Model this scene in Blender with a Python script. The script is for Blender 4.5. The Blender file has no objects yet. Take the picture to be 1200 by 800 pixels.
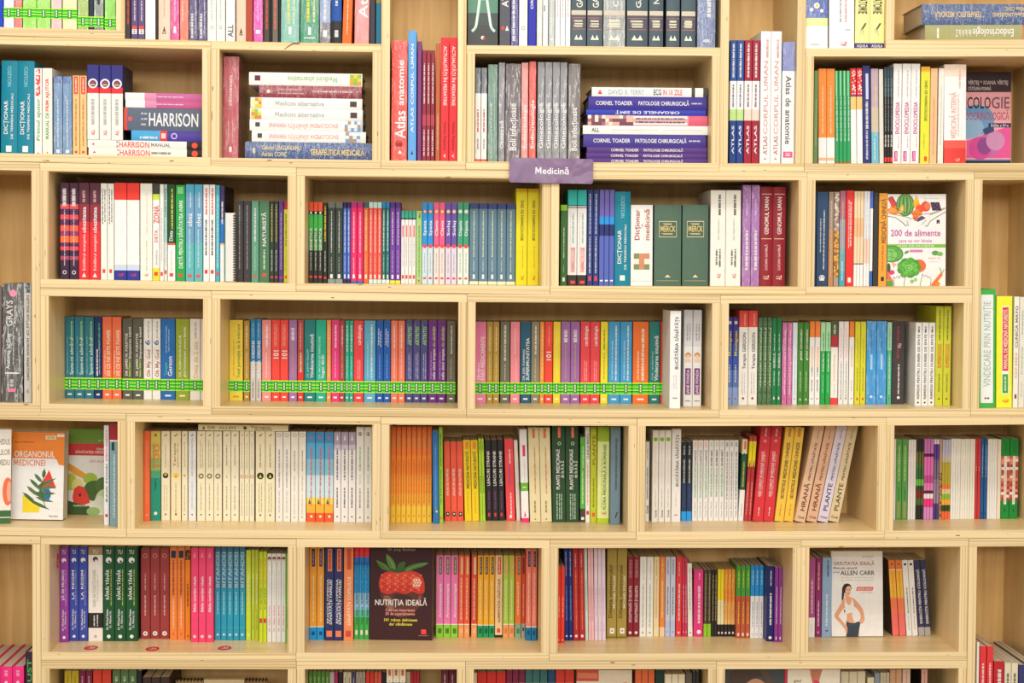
import bpy, math, random
from mathutils import Matrix, Vector

# ---------------------------------------------------------------- camera
F, DIST, OFF = 2300.0, 4.6, 1.3718
YAW, PITCH, ROLL = 0.03671, 0.03972, -0.00667
CAM = Vector((-0.18238, -DIST, 0.16437 + OFF))
_c, _s = math.cos, math.sin
M = (Matrix(((_c(ROLL), 0, -_s(ROLL)), (0, 1, 0), (_s(ROLL), 0, _c(ROLL))))
     @ Matrix(((1, 0, 0), (0, _c(PITCH), -_s(PITCH)), (0, _s(PITCH), _c(PITCH))))
     @ Matrix(((_c(YAW), -_s(YAW), 0), (_s(YAW), _c(YAW), 0), (0, 0, 1))))
scene = bpy.context.scene
C = scene.collection
cam_data = bpy.data.cameras.new('camera')
cam = bpy.data.objects.new('camera', cam_data)
C.objects.link(cam)
cam_data.sensor_width = 36.0
cam_data.lens = 36.0 * F / 1200.0
mw = Matrix((( M[0][0], M[2][0], -M[1][0], CAM.x), (M[0][1], M[2][1], -M[1][1], CAM.y),
             (M[0][2], M[2][2], -M[1][2], CAM.z), (0, 0, 0, 1)))
cam.matrix_world = mw
scene.camera = cam

# ---------------------------------------------------------------- light
world = bpy.data.worlds.new('shop_ambient')
scene.world = world
world.use_nodes = True
bg = world.node_tree.nodes['Background']
bg.inputs[0].default_value = (1.0, 0.965, 0.91, 1)
bg.inputs[1].default_value = 0.66
def area(name, loc, target, sx, sy, watts, col=(1.0, 0.94, 0.85)):
    d = bpy.data.lights.new(name, 'AREA'); d.shape = 'RECTANGLE'
    d.size, d.size_y, d.energy, d.color = sx, sy, watts, col
    o = bpy.data.objects.new(name, d); C.objects.link(o)
    o.location = loc
    o.rotation_euler = (Vector(target) - Vector(loc)).to_track_quat('-Z', 'Y').to_euler()
    return o
area('ceiling_light_row', (-0.2, -2.3, 3.3), (0.0, 0.0, 1.3), 3.4, 0.5, 56)
area('ceiling_light_row', (0.2, -4.9, 3.3), (0.0, 0.0, 1.3), 3.8, 0.6, 58)
area('ceiling_light_row', (-0.1, -8.0, 3.3), (0.0, 0.0, 1.4), 3.8, 0.7, 80)
area('ceiling_light_row', (-0.3, -12.5, 3.2), (0.0, 0.0, 1.4), 4.4, 0.9, 400)
scene.view_settings.view_transform = 'Standard'
scene.view_settings.look = 'None'
scene.view_settings.exposure = -0.22
scene.view_settings.gamma = 1.0
scene.view_settings.use_curve_mapping = False

# ---------------------------------------------------------------- projection
def unproj(px, py, y=0.0):
    d = M.transposed() @ Vector(((px - 600.0) / F, 1.0, (400.0 - py) / F))
    return CAM + d * ((y - CAM.y) / d.y)
PIT, Z0, T, D = 0.28963, 0.65563 + OFF, 0.0195, 0.35
BOWW = {-1: 1, 0: 1, 1: 1, 2: 1, 3: .95, 4: .8, 5: .3, 6: .1}
def zu(k, x):                                   # underside of boundary k (the stack sags a little)
    return Z0 - k * PIT + BOWW[k] * 0.002 * (-1.6 + 3.6 * (x / 1.1) ** 2 - 0.6 * x)
def floor_z(k, x, single=False):
    return zu(k, x) + (T if single else 2 * T)

# ---------------------------------------------------------------- materials
def lin(h):
    if len(h) == 3: h = h[0]*2 + h[1]*2 + h[2]*2
    o = []
    for i in (0, 2, 4):
        c = int(h[i:i+2], 16) / 255.0
        c = c / 12.92 if c <= .04045 else ((c + .055) / 1.055) ** 2.4
        o.append(min(c, .80))
    return o
def wear_group():
    g = bpy.data.node_groups.new('cover_wear', 'ShaderNodeTree')
    g.interface.new_socket('Color', in_out='INPUT', socket_type='NodeSocketColor')
    g.interface.new_socket('Color', in_out='OUTPUT', socket_type='NodeSocketColor')
    i = g.nodes.new('NodeGroupInput'); o = g.nodes.new('NodeGroupOutput')
    tc = g.nodes.new('ShaderNodeTexCoord'); n = g.nodes.new('ShaderNodeTexNoise')
    n.inputs['Scale'].default_value = 55; n.inputs['Detail'].default_value = 3
    mr = g.nodes.new('ShaderNodeMapRange')
    mr.inputs['To Min'].default_value = .90; mr.inputs['To Max'].default_value = 1.08
    mx = g.nodes.new('ShaderNodeMix'); mx.data_type = 'RGBA'; mx.blend_type = 'MULTIPLY'
    mx.inputs[0].default_value = 1
    L = g.links.new
    L(tc.outputs['Object'], n.inputs['Vector']); L(n.outputs[0], mr.inputs[0])
    L(i.outputs[0], mx.inputs[6]); L(mr.outputs[0], mx.inputs[7]); L(mx.outputs[2], o.inputs[0])
    return g
WEAR = wear_group()
MATS = {}
def cov(h, wrap=False):
    """printed card cover in colour h; wrap = sealed in shrink film"""
    key = (h, wrap)
    if key in MATS: return MATS[key]
    m = bpy.data.materials.new(('film_' if wrap else 'card_') + h); m.use_nodes = True
    nt = m.node_tree; b = nt.nodes['Principled BSDF']
    w = nt.nodes.new('ShaderNodeGroup'); w.node_tree = WEAR
    w.inputs[0].default_value = (*lin(h), 1)
    nt.links.new(w.outputs[0], b.inputs['Base Color'])
    b.inputs['Roughness'].default_value = .5
    b.inputs['Specular IOR Level'].default_value = .22
    if wrap:
        b.inputs['Coat Weight'].default_value = 1.0
        b.inputs['Coat Roughness'].default_value = .06
        b.inputs['Coat IOR'].default_value = 1.6
        tc = nt.nodes.new('ShaderNodeTexCoord'); mp = nt.nodes.new('ShaderNodeMapping')
        mp.inputs['Scale'].default_value = (1.6, 1, .8)
        mp.inputs['Rotation'].default_value = (0, .5, 0)
        n = nt.nodes.new('ShaderNodeTexNoise'); n.inputs['Scale'].default_value = 95
        n.inputs['Detail'].default_value = 4; n.inputs['Distortion'].default_value = 1.6
        bp = nt.nodes.new('ShaderNodeBump'); bp.inputs['Strength'].default_value = 1.0
        bp.inputs['Distance'].default_value = .0028
        L = nt.links.new
        L(tc.outputs['Object'], mp.inputs[0]); L(mp.outputs[0], n.inputs['Vector'])
        L(n.outputs[0], bp.inputs['Height']); L(bp.outputs[0], b.inputs['Coat Normal'])
        m2 = nt.nodes.new('ShaderNodeMapping'); m2.inputs['Scale'].default_value = (170, 30, 20)
        m2.inputs['Rotation'].default_value = (0, .55, 0)
        n2 = nt.nodes.new('ShaderNodeTexNoise'); n2.inputs['Scale'].default_value = 1
        n2.inputs['Detail'].default_value = 3; n2.inputs['Distortion'].default_value = .8
        cr = nt.nodes.new('ShaderNodeValToRGB'); ce = cr.color_ramp.elements       # film creases, whitened in the colour to imitate glare streaks
        ce[0].position, ce[0].color = .55, (0, 0, 0, 1); ce[1].position, ce[1].color = .60, (1, 1, 1, 1)
        e3 = ce.new(.65); e3.color = (.05, .05, .05, 1)
        sc = nt.nodes.new('ShaderNodeMath'); sc.operation = 'MULTIPLY'; sc.inputs[1].default_value = .62 if max(lin(h)) - min(lin(h)) < .1 else .24
        mx = nt.nodes.new('ShaderNodeMix'); mx.data_type = 'RGBA'
        mx.inputs[7].default_value = (.78, .78, .78, 1)
        L(tc.outputs['Object'], m2.inputs[0]); L(m2.outputs[0], n2.inputs['Vector']); L(n2.outputs[0], cr.inputs[0])
        L(cr.outputs[0], sc.inputs[0]); L(sc.outputs[0], mx.inputs[0])
        L(w.outputs[0], mx.inputs[6]); L(mx.outputs[2], b.inputs['Base Color'])
    MATS[key] = m
    return m
def page_mat():
    m = bpy.data.materials.new('page_edges'); m.use_nodes = True
    nt = m.node_tree; b = nt.nodes['Principled BSDF']
    tc = nt.nodes.new('ShaderNodeTexCoord'); mp = nt.nodes.new('ShaderNodeMapping')
    mp.inputs['Scale'].default_value = (900, 4, 4)
    n = nt.nodes.new('ShaderNodeTexNoise'); n.inputs['Scale'].default_value = 1
    r = nt.nodes.new('ShaderNodeValToRGB')
    r.color_ramp.elements[0].color = (.42, .34, .22, 1); r.color_ramp.elements[0].position = .3
    r.color_ramp.elements[1].color = (.74, .66, .50, 1); r.color_ramp.elements[1].position = .6
    L = nt.links.new
    L(tc.outputs['Object'], mp.inputs[0]); L(mp.outputs[0], n.inputs['Vector'])
    L(n.outputs[0], r.inputs[0]); L(r.outputs[0], b.inputs['Base Color'])
    b.inputs['Roughness'].default_value = .85
    return m
PAGES = page_mat()
def wood(name, along, base_a, base_b, edge=False, rough=.5):
    """along = local axis of the grain; edge = front edge of plywood with its layers"""
    m = bpy.data.materials.new(name); m.use_nodes = True
    nt = m.node_tree; b = nt.nodes['Principled BSDF']; L = nt.links.new
    tc = nt.nodes.new('ShaderNodeTexCoord'); oi = nt.nodes.new('ShaderNodeObjectInfo')
    ad = nt.nodes.new('ShaderNodeVectorMath'); ad.operation = 'ADD'
    ml = nt.nodes.new('ShaderNodeMath'); ml.operation = 'MULTIPLY'; ml.inputs[1].default_value = 9.0
    cb = nt.nodes.new('ShaderNodeCombineXYZ')
    L(oi.outputs['Random'], ml.inputs[0])
    for i in range(3):
        if i == along or not edge: L(ml.outputs[0], cb.inputs[i])
    L(tc.outputs['Object'], ad.inputs[0]); L(cb.outputs[0], ad.inputs[1])
    def noise(scale_along, scale_across, detail=3, dist=0.0):
        mp = nt.nodes.new('ShaderNodeMapping')
        sc = [scale_across] * 3; sc[along] = scale_along
        mp.inputs['Scale'].default_value = sc
        n = nt.nodes.new('ShaderNodeTexNoise'); n.inputs['Scale'].default_value = 1
        n.inputs['Detail'].default_value = detail; n.inputs['Distortion'].default_value = dist
        L(ad.outputs[0], mp.inputs[0]); L(mp.outputs[0], n.inputs['Vector'])
        return n.outputs[0]
    r = nt.nodes.new('ShaderNodeValToRGB')
    e = r.color_ramp.elements
    e[0].color = (*base_b, 1); e[1].color = (*base_a, 1)
    if edge:
        L(noise(1.2, 300, 2), r.inputs[0]); e[0].position = .34; e[1].position = .54
    else:
        L(noise(2.2, 26, 5, 1.2), r.inputs[0]); e[0].position = .3; e[1].position = .62
    col = r.outputs[0]
    # darker knots / glue voids
    v = nt.nodes.new('ShaderNodeValToRGB')
    v.color_ramp.elements[0].color = (1, 1, 1, 1); v.color_ramp.elements[1].color = (.22, .13, .07, 1)
    if edge:
        L(noise(42, 330, 0), v.inputs[0])
        v.color_ramp.elements[0].position = .83; v.color_ramp.elements[1].position = .88
    else:
        L(noise(9, 22, 1, .6), v.inputs[0])
        v.color_ramp.elements[0].position = .76; v.color_ramp.elements[1].position = .95
    mx = nt.nodes.new('ShaderNodeMix'); mx.data_type = 'RGBA'; mx.blend_type = 'MULTIPLY'
    mx.inputs[0].default_value = 1
    L(col, mx.inputs[6]); L(v.outputs[0], mx.inputs[7])
    # each board has its own tone
    hs = nt.nodes.new('ShaderNodeHueSaturation')
    mr = nt.nodes.new('ShaderNodeMapRange'); mr.inputs['To Min'].default_value = .93; mr.inputs['To Max'].default_value = 1.06
    L(oi.outputs['Random'], mr.inputs[0]); L(mr.outputs[0], hs.inputs['Value']); L(mx.outputs[2], hs.inputs['Color'])
    L(hs.outputs[0], b.inputs['Base Color'])
    b.inputs['Roughness'].default_value = rough
    b.inputs['Specular IOR Level'].default_value = .4
    bp = nt.nodes.new('ShaderNodeBump'); bp.inputs['Strength'].default_value = .25; bp.inputs['Distance'].default_value = .001
    L(r.outputs[0], bp.inputs['Height']); L(bp.outputs[0], b.inputs['Normal'])
    return m
EA, EB = (.78, .60, .335), (.56, .38, .155)
FA, FB = (.84, .65, .35), (.75, .55, .255)
W_EDGE = [wood('plywood_edge_%s' % 'xyz'[i], i, EA, EB, True) for i in range(3)]
W_FACE = [wood('birch_face_%s' % 'xyz'[i], i, FA, FB, False, .34) for i in range(3)]
W_BACK = wood('birch_back', 2, (.80, .53, .21), (.67, .40, .13))

# ---------------------------------------------------------------- object helpers
def mesh(name, verts, faces, mats, midx, smooth=False):
    me = bpy.data.meshes.new(name)
    me.from_pydata(verts, [], faces)
    for m in mats: me.materials.append(m)
    me.polygons.foreach_set('material_index', midx)
    if smooth: me.polygons.foreach_set('use_smooth', [True] * len(faces))
    me.update()
    return me
def obj(name, data, parent=None, loc=None, rot=None):
    o = bpy.data.objects.new(name, data)
    C.objects.link(o)
    if parent is not None: o.parent = parent
    if loc is not None: o.location = loc
    if rot is not None: o.rotation_euler = rot
    return o
def tag(o, label, cat, group=None):
    o['label'] = label; o['category'] = cat
    if group: o['group'] = group
    return o
BOXF = [(0, 3, 2, 1), (4, 5, 6, 7), (0, 1, 5, 4), (1, 2, 6, 5), (2, 3, 7, 6), (3, 0, 4, 7)]
#        bottom         top           front(-y)     right          back          left
def hexa(name, c8, mats6, parent):
    """eight corners (bottom ring then top ring, front-left first); local origin at the centre"""
    ctr = sum((Vector(c) for c in c8), Vector()) / 8
    ms = []; idx = []
    for m in mats6:
        if m not in ms: ms.append(m)
        idx.append(ms.index(m))
    me = mesh(name, [Vector(c) - ctr for c in c8], BOXF, ms, idx)
    return obj(name, me, parent, ctr - (parent.location if parent else Vector()))
# ---------------------------------------------------------------- the setting
def struct(o): o['kind'] = 'structure'; return o
def plaster(name, col, rough=.8):
    m = bpy.data.materials.new(name); m.use_nodes = True; nt = m.node_tree; b = nt.nodes['Principled BSDF']
    n = nt.nodes.new('ShaderNodeTexNoise'); n.inputs['Scale'].default_value = 6; n.inputs['Detail'].default_value = 6
    r = nt.nodes.new('ShaderNodeValToRGB')
    r.color_ramp.elements[0].color = (*[c * .92 for c in col], 1); r.color_ramp.elements[1].color = (*col, 1)
    nt.links.new(n.outputs[0], r.inputs[0]); nt.links.new(r.outputs[0], b.inputs['Base Color'])
    b.inputs['Roughness'].default_value = rough
    return m
PL = plaster('white_plaster', (.75, .73, .69)); FLM = plaster('grey_floor', (.42, .39, .35), .5)
def slab(name, a, b, m):
    (x0, y0, z0), (x1, y1, z1) = a, b
    return hexa(name, [(x0,y0,z0),(x1,y0,z0),(x1,y1,z0),(x0,y1,z0),(x0,y0,z1),(x1,y0,z1),(x1,y1,z1),(x0,y1,z1)], [m]*6, None)
struct(slab('floor', (-3.5, -15.0, -.06), (3.5, .5, 0), FLM))
struct(slab('wall_back', (-3.5, .38, 0), (3.5, .5, 3.6), PL))

# ---------------------------------------------------------------- plywood boxes, stacked like bricks
rnd = random.Random(5)
BOXES = []                                      # (top boundary, bottom boundary, left x, right x) of every box built
def ply_box(row, pxa, pxb, label, rows=1):
    top_k, bot_k = row - 1, row + rows - 1
    pym = 137 + (row - 1) * 144.5
    g = .0004
    ux = lambda q: unproj(*q).x if isinstance(q, tuple) else unproj(q, pym).x
    xa = ux(pxa) + g; xb = ux(pxb) - g
    BOXES.append((top_k, bot_k, xa, xb))
    y0 = rnd.uniform(-.0012, .0012); y1 = D
    root = obj('plywood_box', None, None, ((xa + xb) / 2, y0, zu(bot_k, (xa + xb) / 2) + T))
    tag(root, label, 'shelf box', 'plywood boxes stacked into the book wall')
    def hz(name, k, lo, hi):
        za, zb = zu(k, xa), zu(k, xb)
        hexa(name, [(xa,y0,za+lo),(xb,y0,zb+lo),(xb,y1,zb+lo),(xa,y1,za+lo),(xa,y0,za+hi),(xb,y0,zb+hi),(xb,y1,zb+hi),(xa,y1,za+hi)],
             [W_FACE[0], W_FACE[0], W_EDGE[0], W_EDGE[1], W_FACE[0], W_EDGE[1]], root)
    hz('top_panel', top_k, 0, T - g)
    hz('bottom_panel', bot_k, T + g, 2 * T)
    for x0, x1 in ((xa, xa + T), (xb - T, xb)):
        hexa('side_panel', [(x0,y0,zu(bot_k,x0)+2*T),(x1,y0,zu(bot_k,x1)+2*T),(x1,y1,zu(bot_k,x1)+2*T),(x0,y1,zu(bot_k,x0)+2*T),
                            (x0,y0,zu(top_k,x0)),(x1,y0,zu(top_k,x1)),(x1,y1,zu(top_k,x1)),(x0,y1,zu(top_k,x0))],
             [W_EDGE[1], W_EDGE[1], W_EDGE[2], W_FACE[2], W_FACE[2], W_FACE[2]], root)
    x0, x1 = xa + T, xb - T
    hexa('back_panel', [(x0,D-.008,zu(bot_k,x0)+2*T),(x1,D-.008,zu(bot_k,x1)+2*T),(x1,D-.001,zu(bot_k,x1)+2*T),(x0,D-.001,zu(bot_k,x0)+2*T),
                        (x0,D-.008,zu(top_k,x0)),(x1,D-.008,zu(top_k,x1)),(x1,D-.001,zu(top_k,x1)),(x0,D-.001,zu(top_k,x0))],
         [W_BACK] * 6, root)
    return root
for a in (
    (0, -154, 146, 'plywood box on the top row holding lime green books'),
    (0, 1039, 1339, 'plywood box on the top row holding two lying hardbacks'),
    (0, 447, 547, 'narrow upright plywood box holding the tall red atlas', 2),
    (0, 845, 945, 'narrow upright plywood box holding a pair of thick white volumes', 2),
    (1, -53, 247, 'plywood box holding two teal dictionaries and a lying stack'),
    (1, 247, (447, -7), 'short plywood box with a maroon book beside a lying stack of white spines'),
    (1, (547, -7), (845, -7), 'plywood box just above the purple sign'),
    (1, (945, -7), 1245, 'plywood box holding the cover of pink and blue circles'),
    (2, -53, 47, 'narrow upright plywood box holding two grey anatomy books', 2),
    (2, 47, 347, 'plywood box holding the pair of red, white and blue books'),
    (2, 347, 645, 'plywood box ending in two tall bright yellow books'),
    (2, 645, 945, 'plywood box holding two thick dark green manuals'),
    (2, 945, 1140.5, 'short plywood box holding the vegetable cover'),
    (2, 1140.5, 1240, 'narrow upright plywood box holding the green framed white spine', 2),
    (3, (47, 281), 248, 'short plywood box with green paper bands on its books'),
    (3, 248, 547, 'plywood box starting with a pale yellow book, green paper bands inside'),
    (3, 547, 843.5, 'plywood box of green banded books ending in two portrait spines'),
    (3, 843.5, (1140.5, 281), 'plywood box holding the red topped white pair'),
    (4, -152, 148, 'plywood box holding the orange cover with leaves'),
    (4, 148, 446, 'plywood box full of cream spines'),
    (4, 446, 746, 'plywood box starting with eight orange spines'),
    (4, 746, 1037.5, 'plywood box ending in four leaning books'),
    (4, 1037.5, 1237, 'short plywood box packed with thin booklets'),
    (5, -52, 48, 'narrow upright plywood box with pink books at its bottom', 2),
    (5, 48, 347, 'plywood box with red oval stickers on its floor'),
    (5, 347, 644, 'plywood box holding the strawberry cover'),
    (5, 644, 938, 'plywood box holding two olive brown books'),
    (5, 938, 1134, 'short plywood box holding the cover of a woman in jeans'),
    (5, 1134, 1234, 'narrow upright plywood box with red books at its bottom', 2),
    (6, (48, 715), 347, 'plywood box in the lowest row holding spiral notebooks'),
    (6, 347, 545, 'short plywood box in the lowest row under the strawberry cover'),
    (6, 545, 839, 'plywood box in the lowest row with three plain red spines'),
    (6, 839, (1134, 715), 'plywood box in the lowest row with a dark portrait cover')):
    ply_box(*a)
xa, xb = unproj(-52, 860).x, unproj(1234, 860).x
struct(slab('trim_1', (xa, .02, 0), (xb, D, zu(6, 0) + T - .006), W_FACE[0]))

def floor_at(k, x, single=False):
    """height and slope of the board that carries things in row k at x (single = lid of a box of the row below)"""
    for tk, bk, xa, xb in BOXES:
        if (tk if single else bk) == k and xa - .004 <= x <= xb + .004:
            za, zb = zu(k, xa), zu(k, xb)
            sl = (zb - za) / (xb - xa)
            return za + sl * (x - xa) + (T - .0004 if single else 2 * T), sl
    return floor_z(k, x, single), 0.0

def limits(k, x):
    """clear width at x in row k between the side boards or between neighbouring boxes"""
    lo, hi = -9.0, 9.0
    for tk, bk, xa, xb in BOXES:
        if tk < k <= bk:
            if xa < x < xb: lo, hi = max(lo, xa + T), min(hi, xb - T)
            elif xb <= x: lo = max(lo, xb)
            else: hi = min(hi, xa)
    return lo + .0003, hi - .0003
class Top(float):
    """height of the top of a lying book, with its slope"""
    def at(self, x): return float(self) + self.slope * (x - self.xc)
def top_of(z, xc, slope):
    o = Top(z); o.xc, o.slope = xc, slope
    return o
# ---------------------------------------------------------------- lettering: glyphs measured once, words composed from them
GLY = {}
def load_glyphs(chars):
    def mk(body, off):
        cu = bpy.data.curves.new('g', 'FONT'); cu.body = body; cu.resolution_u = 2; cu.offset = off
        cu.fill_mode = 'FRONT'; cu.dimensions = '2D'
        o = bpy.data.objects.new('g', cu); C.objects.link(o)
        return o
    tmp = [[mk(ch, .012), mk(ch, 0.0), mk(ch + '|', 0.0)] for ch in chars]
    bar = mk('|', 0.0)
    bpy.context.view_layer.update()
    dg = bpy.context.evaluated_depsgraph_get()
    def grab(o):
        e = o.evaluated_get(dg); me = e.to_mesh()
        v = [(p.co.x, p.co.y) for p in me.vertices]; f = [tuple(p.vertices) for p in me.polygons]
        a = sum(p.area for p in me.polygons)
        e.to_mesh_clear()
        return v, f, a
    bx = max(p[0] for p in grab(bar)[0])
    for ch, (bold, thin, adv) in zip(chars, tmp):
        v, f, a = grab(bold); v0, f0, a0 = grab(thin)
        if a > 1.7 * a0:                                  # outline folded over itself (only M): drawn by hand
            v = [(.05, 0), (.05, .7), (.19, .7), (.37, .32), (.55, .7), (.69, .7), (.69, 0), (.58, 0), (.58, .47), (.42, .13), (.32, .13), (.16, .47), (.16, 0)][::-1]
            f = [tuple(range(len(v)))]
        GLY[ch] = (v, f, max(p[0] for p in grab(adv)[0]) - bx)
    for o in [q for t3 in tmp for q in t3] + [bar]:
        cu = o.data; bpy.data.objects.remove(o); bpy.data.curves.remove(cu)
CHARS = sorted(set('ABCDEFGHIJKLMNOPQRSTUVWXYZabcdefghijklmnopqrstuvwxyz0123456789.,!?*-"&ăâîșțĂÂÎȘȚşţŢŞ'))
load_glyphs(CHARS)
def words(s, L, H):
    """s laid out on a base line, L long and with capitals H high, centred on (0,0)"""
    vs, fs, x = [], [], 0.0
    for ch in s:
        if ch == ' ': x += .32; continue
        v, f, adv = GLY[ch]
        b = len(vs)
        vs += [(p[0] + x, p[1]) for p in v]; fs += [tuple(i + b for i in q) for q in f]
        x += adv
    x = max(x, .1)
    return [((p[0] / x - .5) * L, (p[1] / .70 - .5) * H) for p in vs], fs

class Print:
    """flat print on a surface: collects coloured 2-D pieces and makes one mesh"""
    def __init__(self): self.v, self.f, self.i, self.m, self.lay = [], [], [], [], 0
    def add(self, pts, faces, col, ysurf, lift):
        m = cov(col)
        if m not in self.m: self.m.append(m)
        b = len(self.v); k = self.m.index(m)
        self.v += [(p[0], ysurf(p[0]) - lift, p[1]) for p in pts]
        for q in faces: self.f.append(tuple(j + b for j in q)); self.i.append(k)
    def build(self, name):
        return mesh(name, self.v, self.f, self.m, self.i) if self.f else None
def ngon(cx, cy, rx, ry, n=14): return [(cx + rx * math.cos(2*math.pi*i/n), cy + ry * math.sin(2*math.pi*i/n)) for i in range(n)]

GREEN = [('b6ee44', .11), ('22962f', .10), ('35cf33', .14), ('b6ee44', .08), ('1d8a2c', .08), ('35cf33', .10),
         ('b6ee44', .09), ('1d8a2c', .09), ('35cf33', .13), ('b6ee44', .08)]
LEVEL = .00035
# words that stand on spines whose print cannot be read in the photograph: set as plain small print
UNREAD = set('''JURNAL MEDICAL|SINTEZE|MEDICINA MUNCII|RAW|EAT RIGHT FOR YOU|ANATOMIA FITNESS|Nu pierde|CEAIURI MEDICINALE DE CASA|GHIDUL PLANTELOR|Cartea Plantelor|TERAPIE|DIABETUL|MIGRENA|
Terapia naturală|Medicina internă|SANATATE|vindecare|DR. JOHN|Ghidul|INTESTIN|de|la|inima|macrobiotica|Codul fericirii|mental|zâmbet|Ghid de sănătate naturală|REMEDII|MEDICINA|Manipulează|MEMORIA|DR. CHRIS|
DR. SUSAN|LOUISE|JOHNNY|VREAU|verde|remedii|naturiste|Sănătatea, frumusețea|cele mai puternice|Nu renunța|WINE LISTER|Umana|Terra|Terapia|DR. ALLEN PETERS|Cancer|Nutriție|Robert Diet|Bicuri|ACATRINEI|
Natura vindecă|Maria|PLANTE|CELE MAI BUNE REȚETE|farmacia ierburilor|Fabrica de ulei|Henry Lu|Daniel Reid|Coralia|Cum să comunici|Dr. Adrian Spaniol|Mă cunosc să trăiesc|Menopauza|ÎI pot trata pe ceilalți|
Medicina energetică|Dulceața|Slăbește sănătos|Femeia și menopauza|Vorbește|Secretul|RESPIRĂ|Dieta verde|Punctul slim|Punctul verde|Secretul sănătății|Slăbește în|Femeia|Secretele|dr. Diana|Ce să nu mai faci|Dan Lungu|
Minunea|Rețete|FRANCEZA|ENGLEZA|SALATE|masaj|LUCRĂRI|ghid de salut|RESTAURATIVĂ|Dan L. Ionescu|Elena O. Preda|BOLILE CARDIOVASCULARE|OMULUI|ATLAS|reduce colesterolul|Nu mai vreau să fiu|Tratatul bolilor|MANUAL DE TERAPIE|
Pavel Chirilă|CELE MAI BUNE|Introducere|Dr. Roizen|Dr. Oz|Vorbește cu ei sigură|Noul stil de viață sănătos|Spune|ogie|OMY|Dorin|LUPUȘ ALBE|Boli de la|minte la trup|Tratamente|SECRETELE|LEACURI MEDICINALE'''.replace('\n', '').split('|')) - {'ATLAS', 'PLANTE', 'Terapia', 'LEACURI MEDICINALE'}
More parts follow.
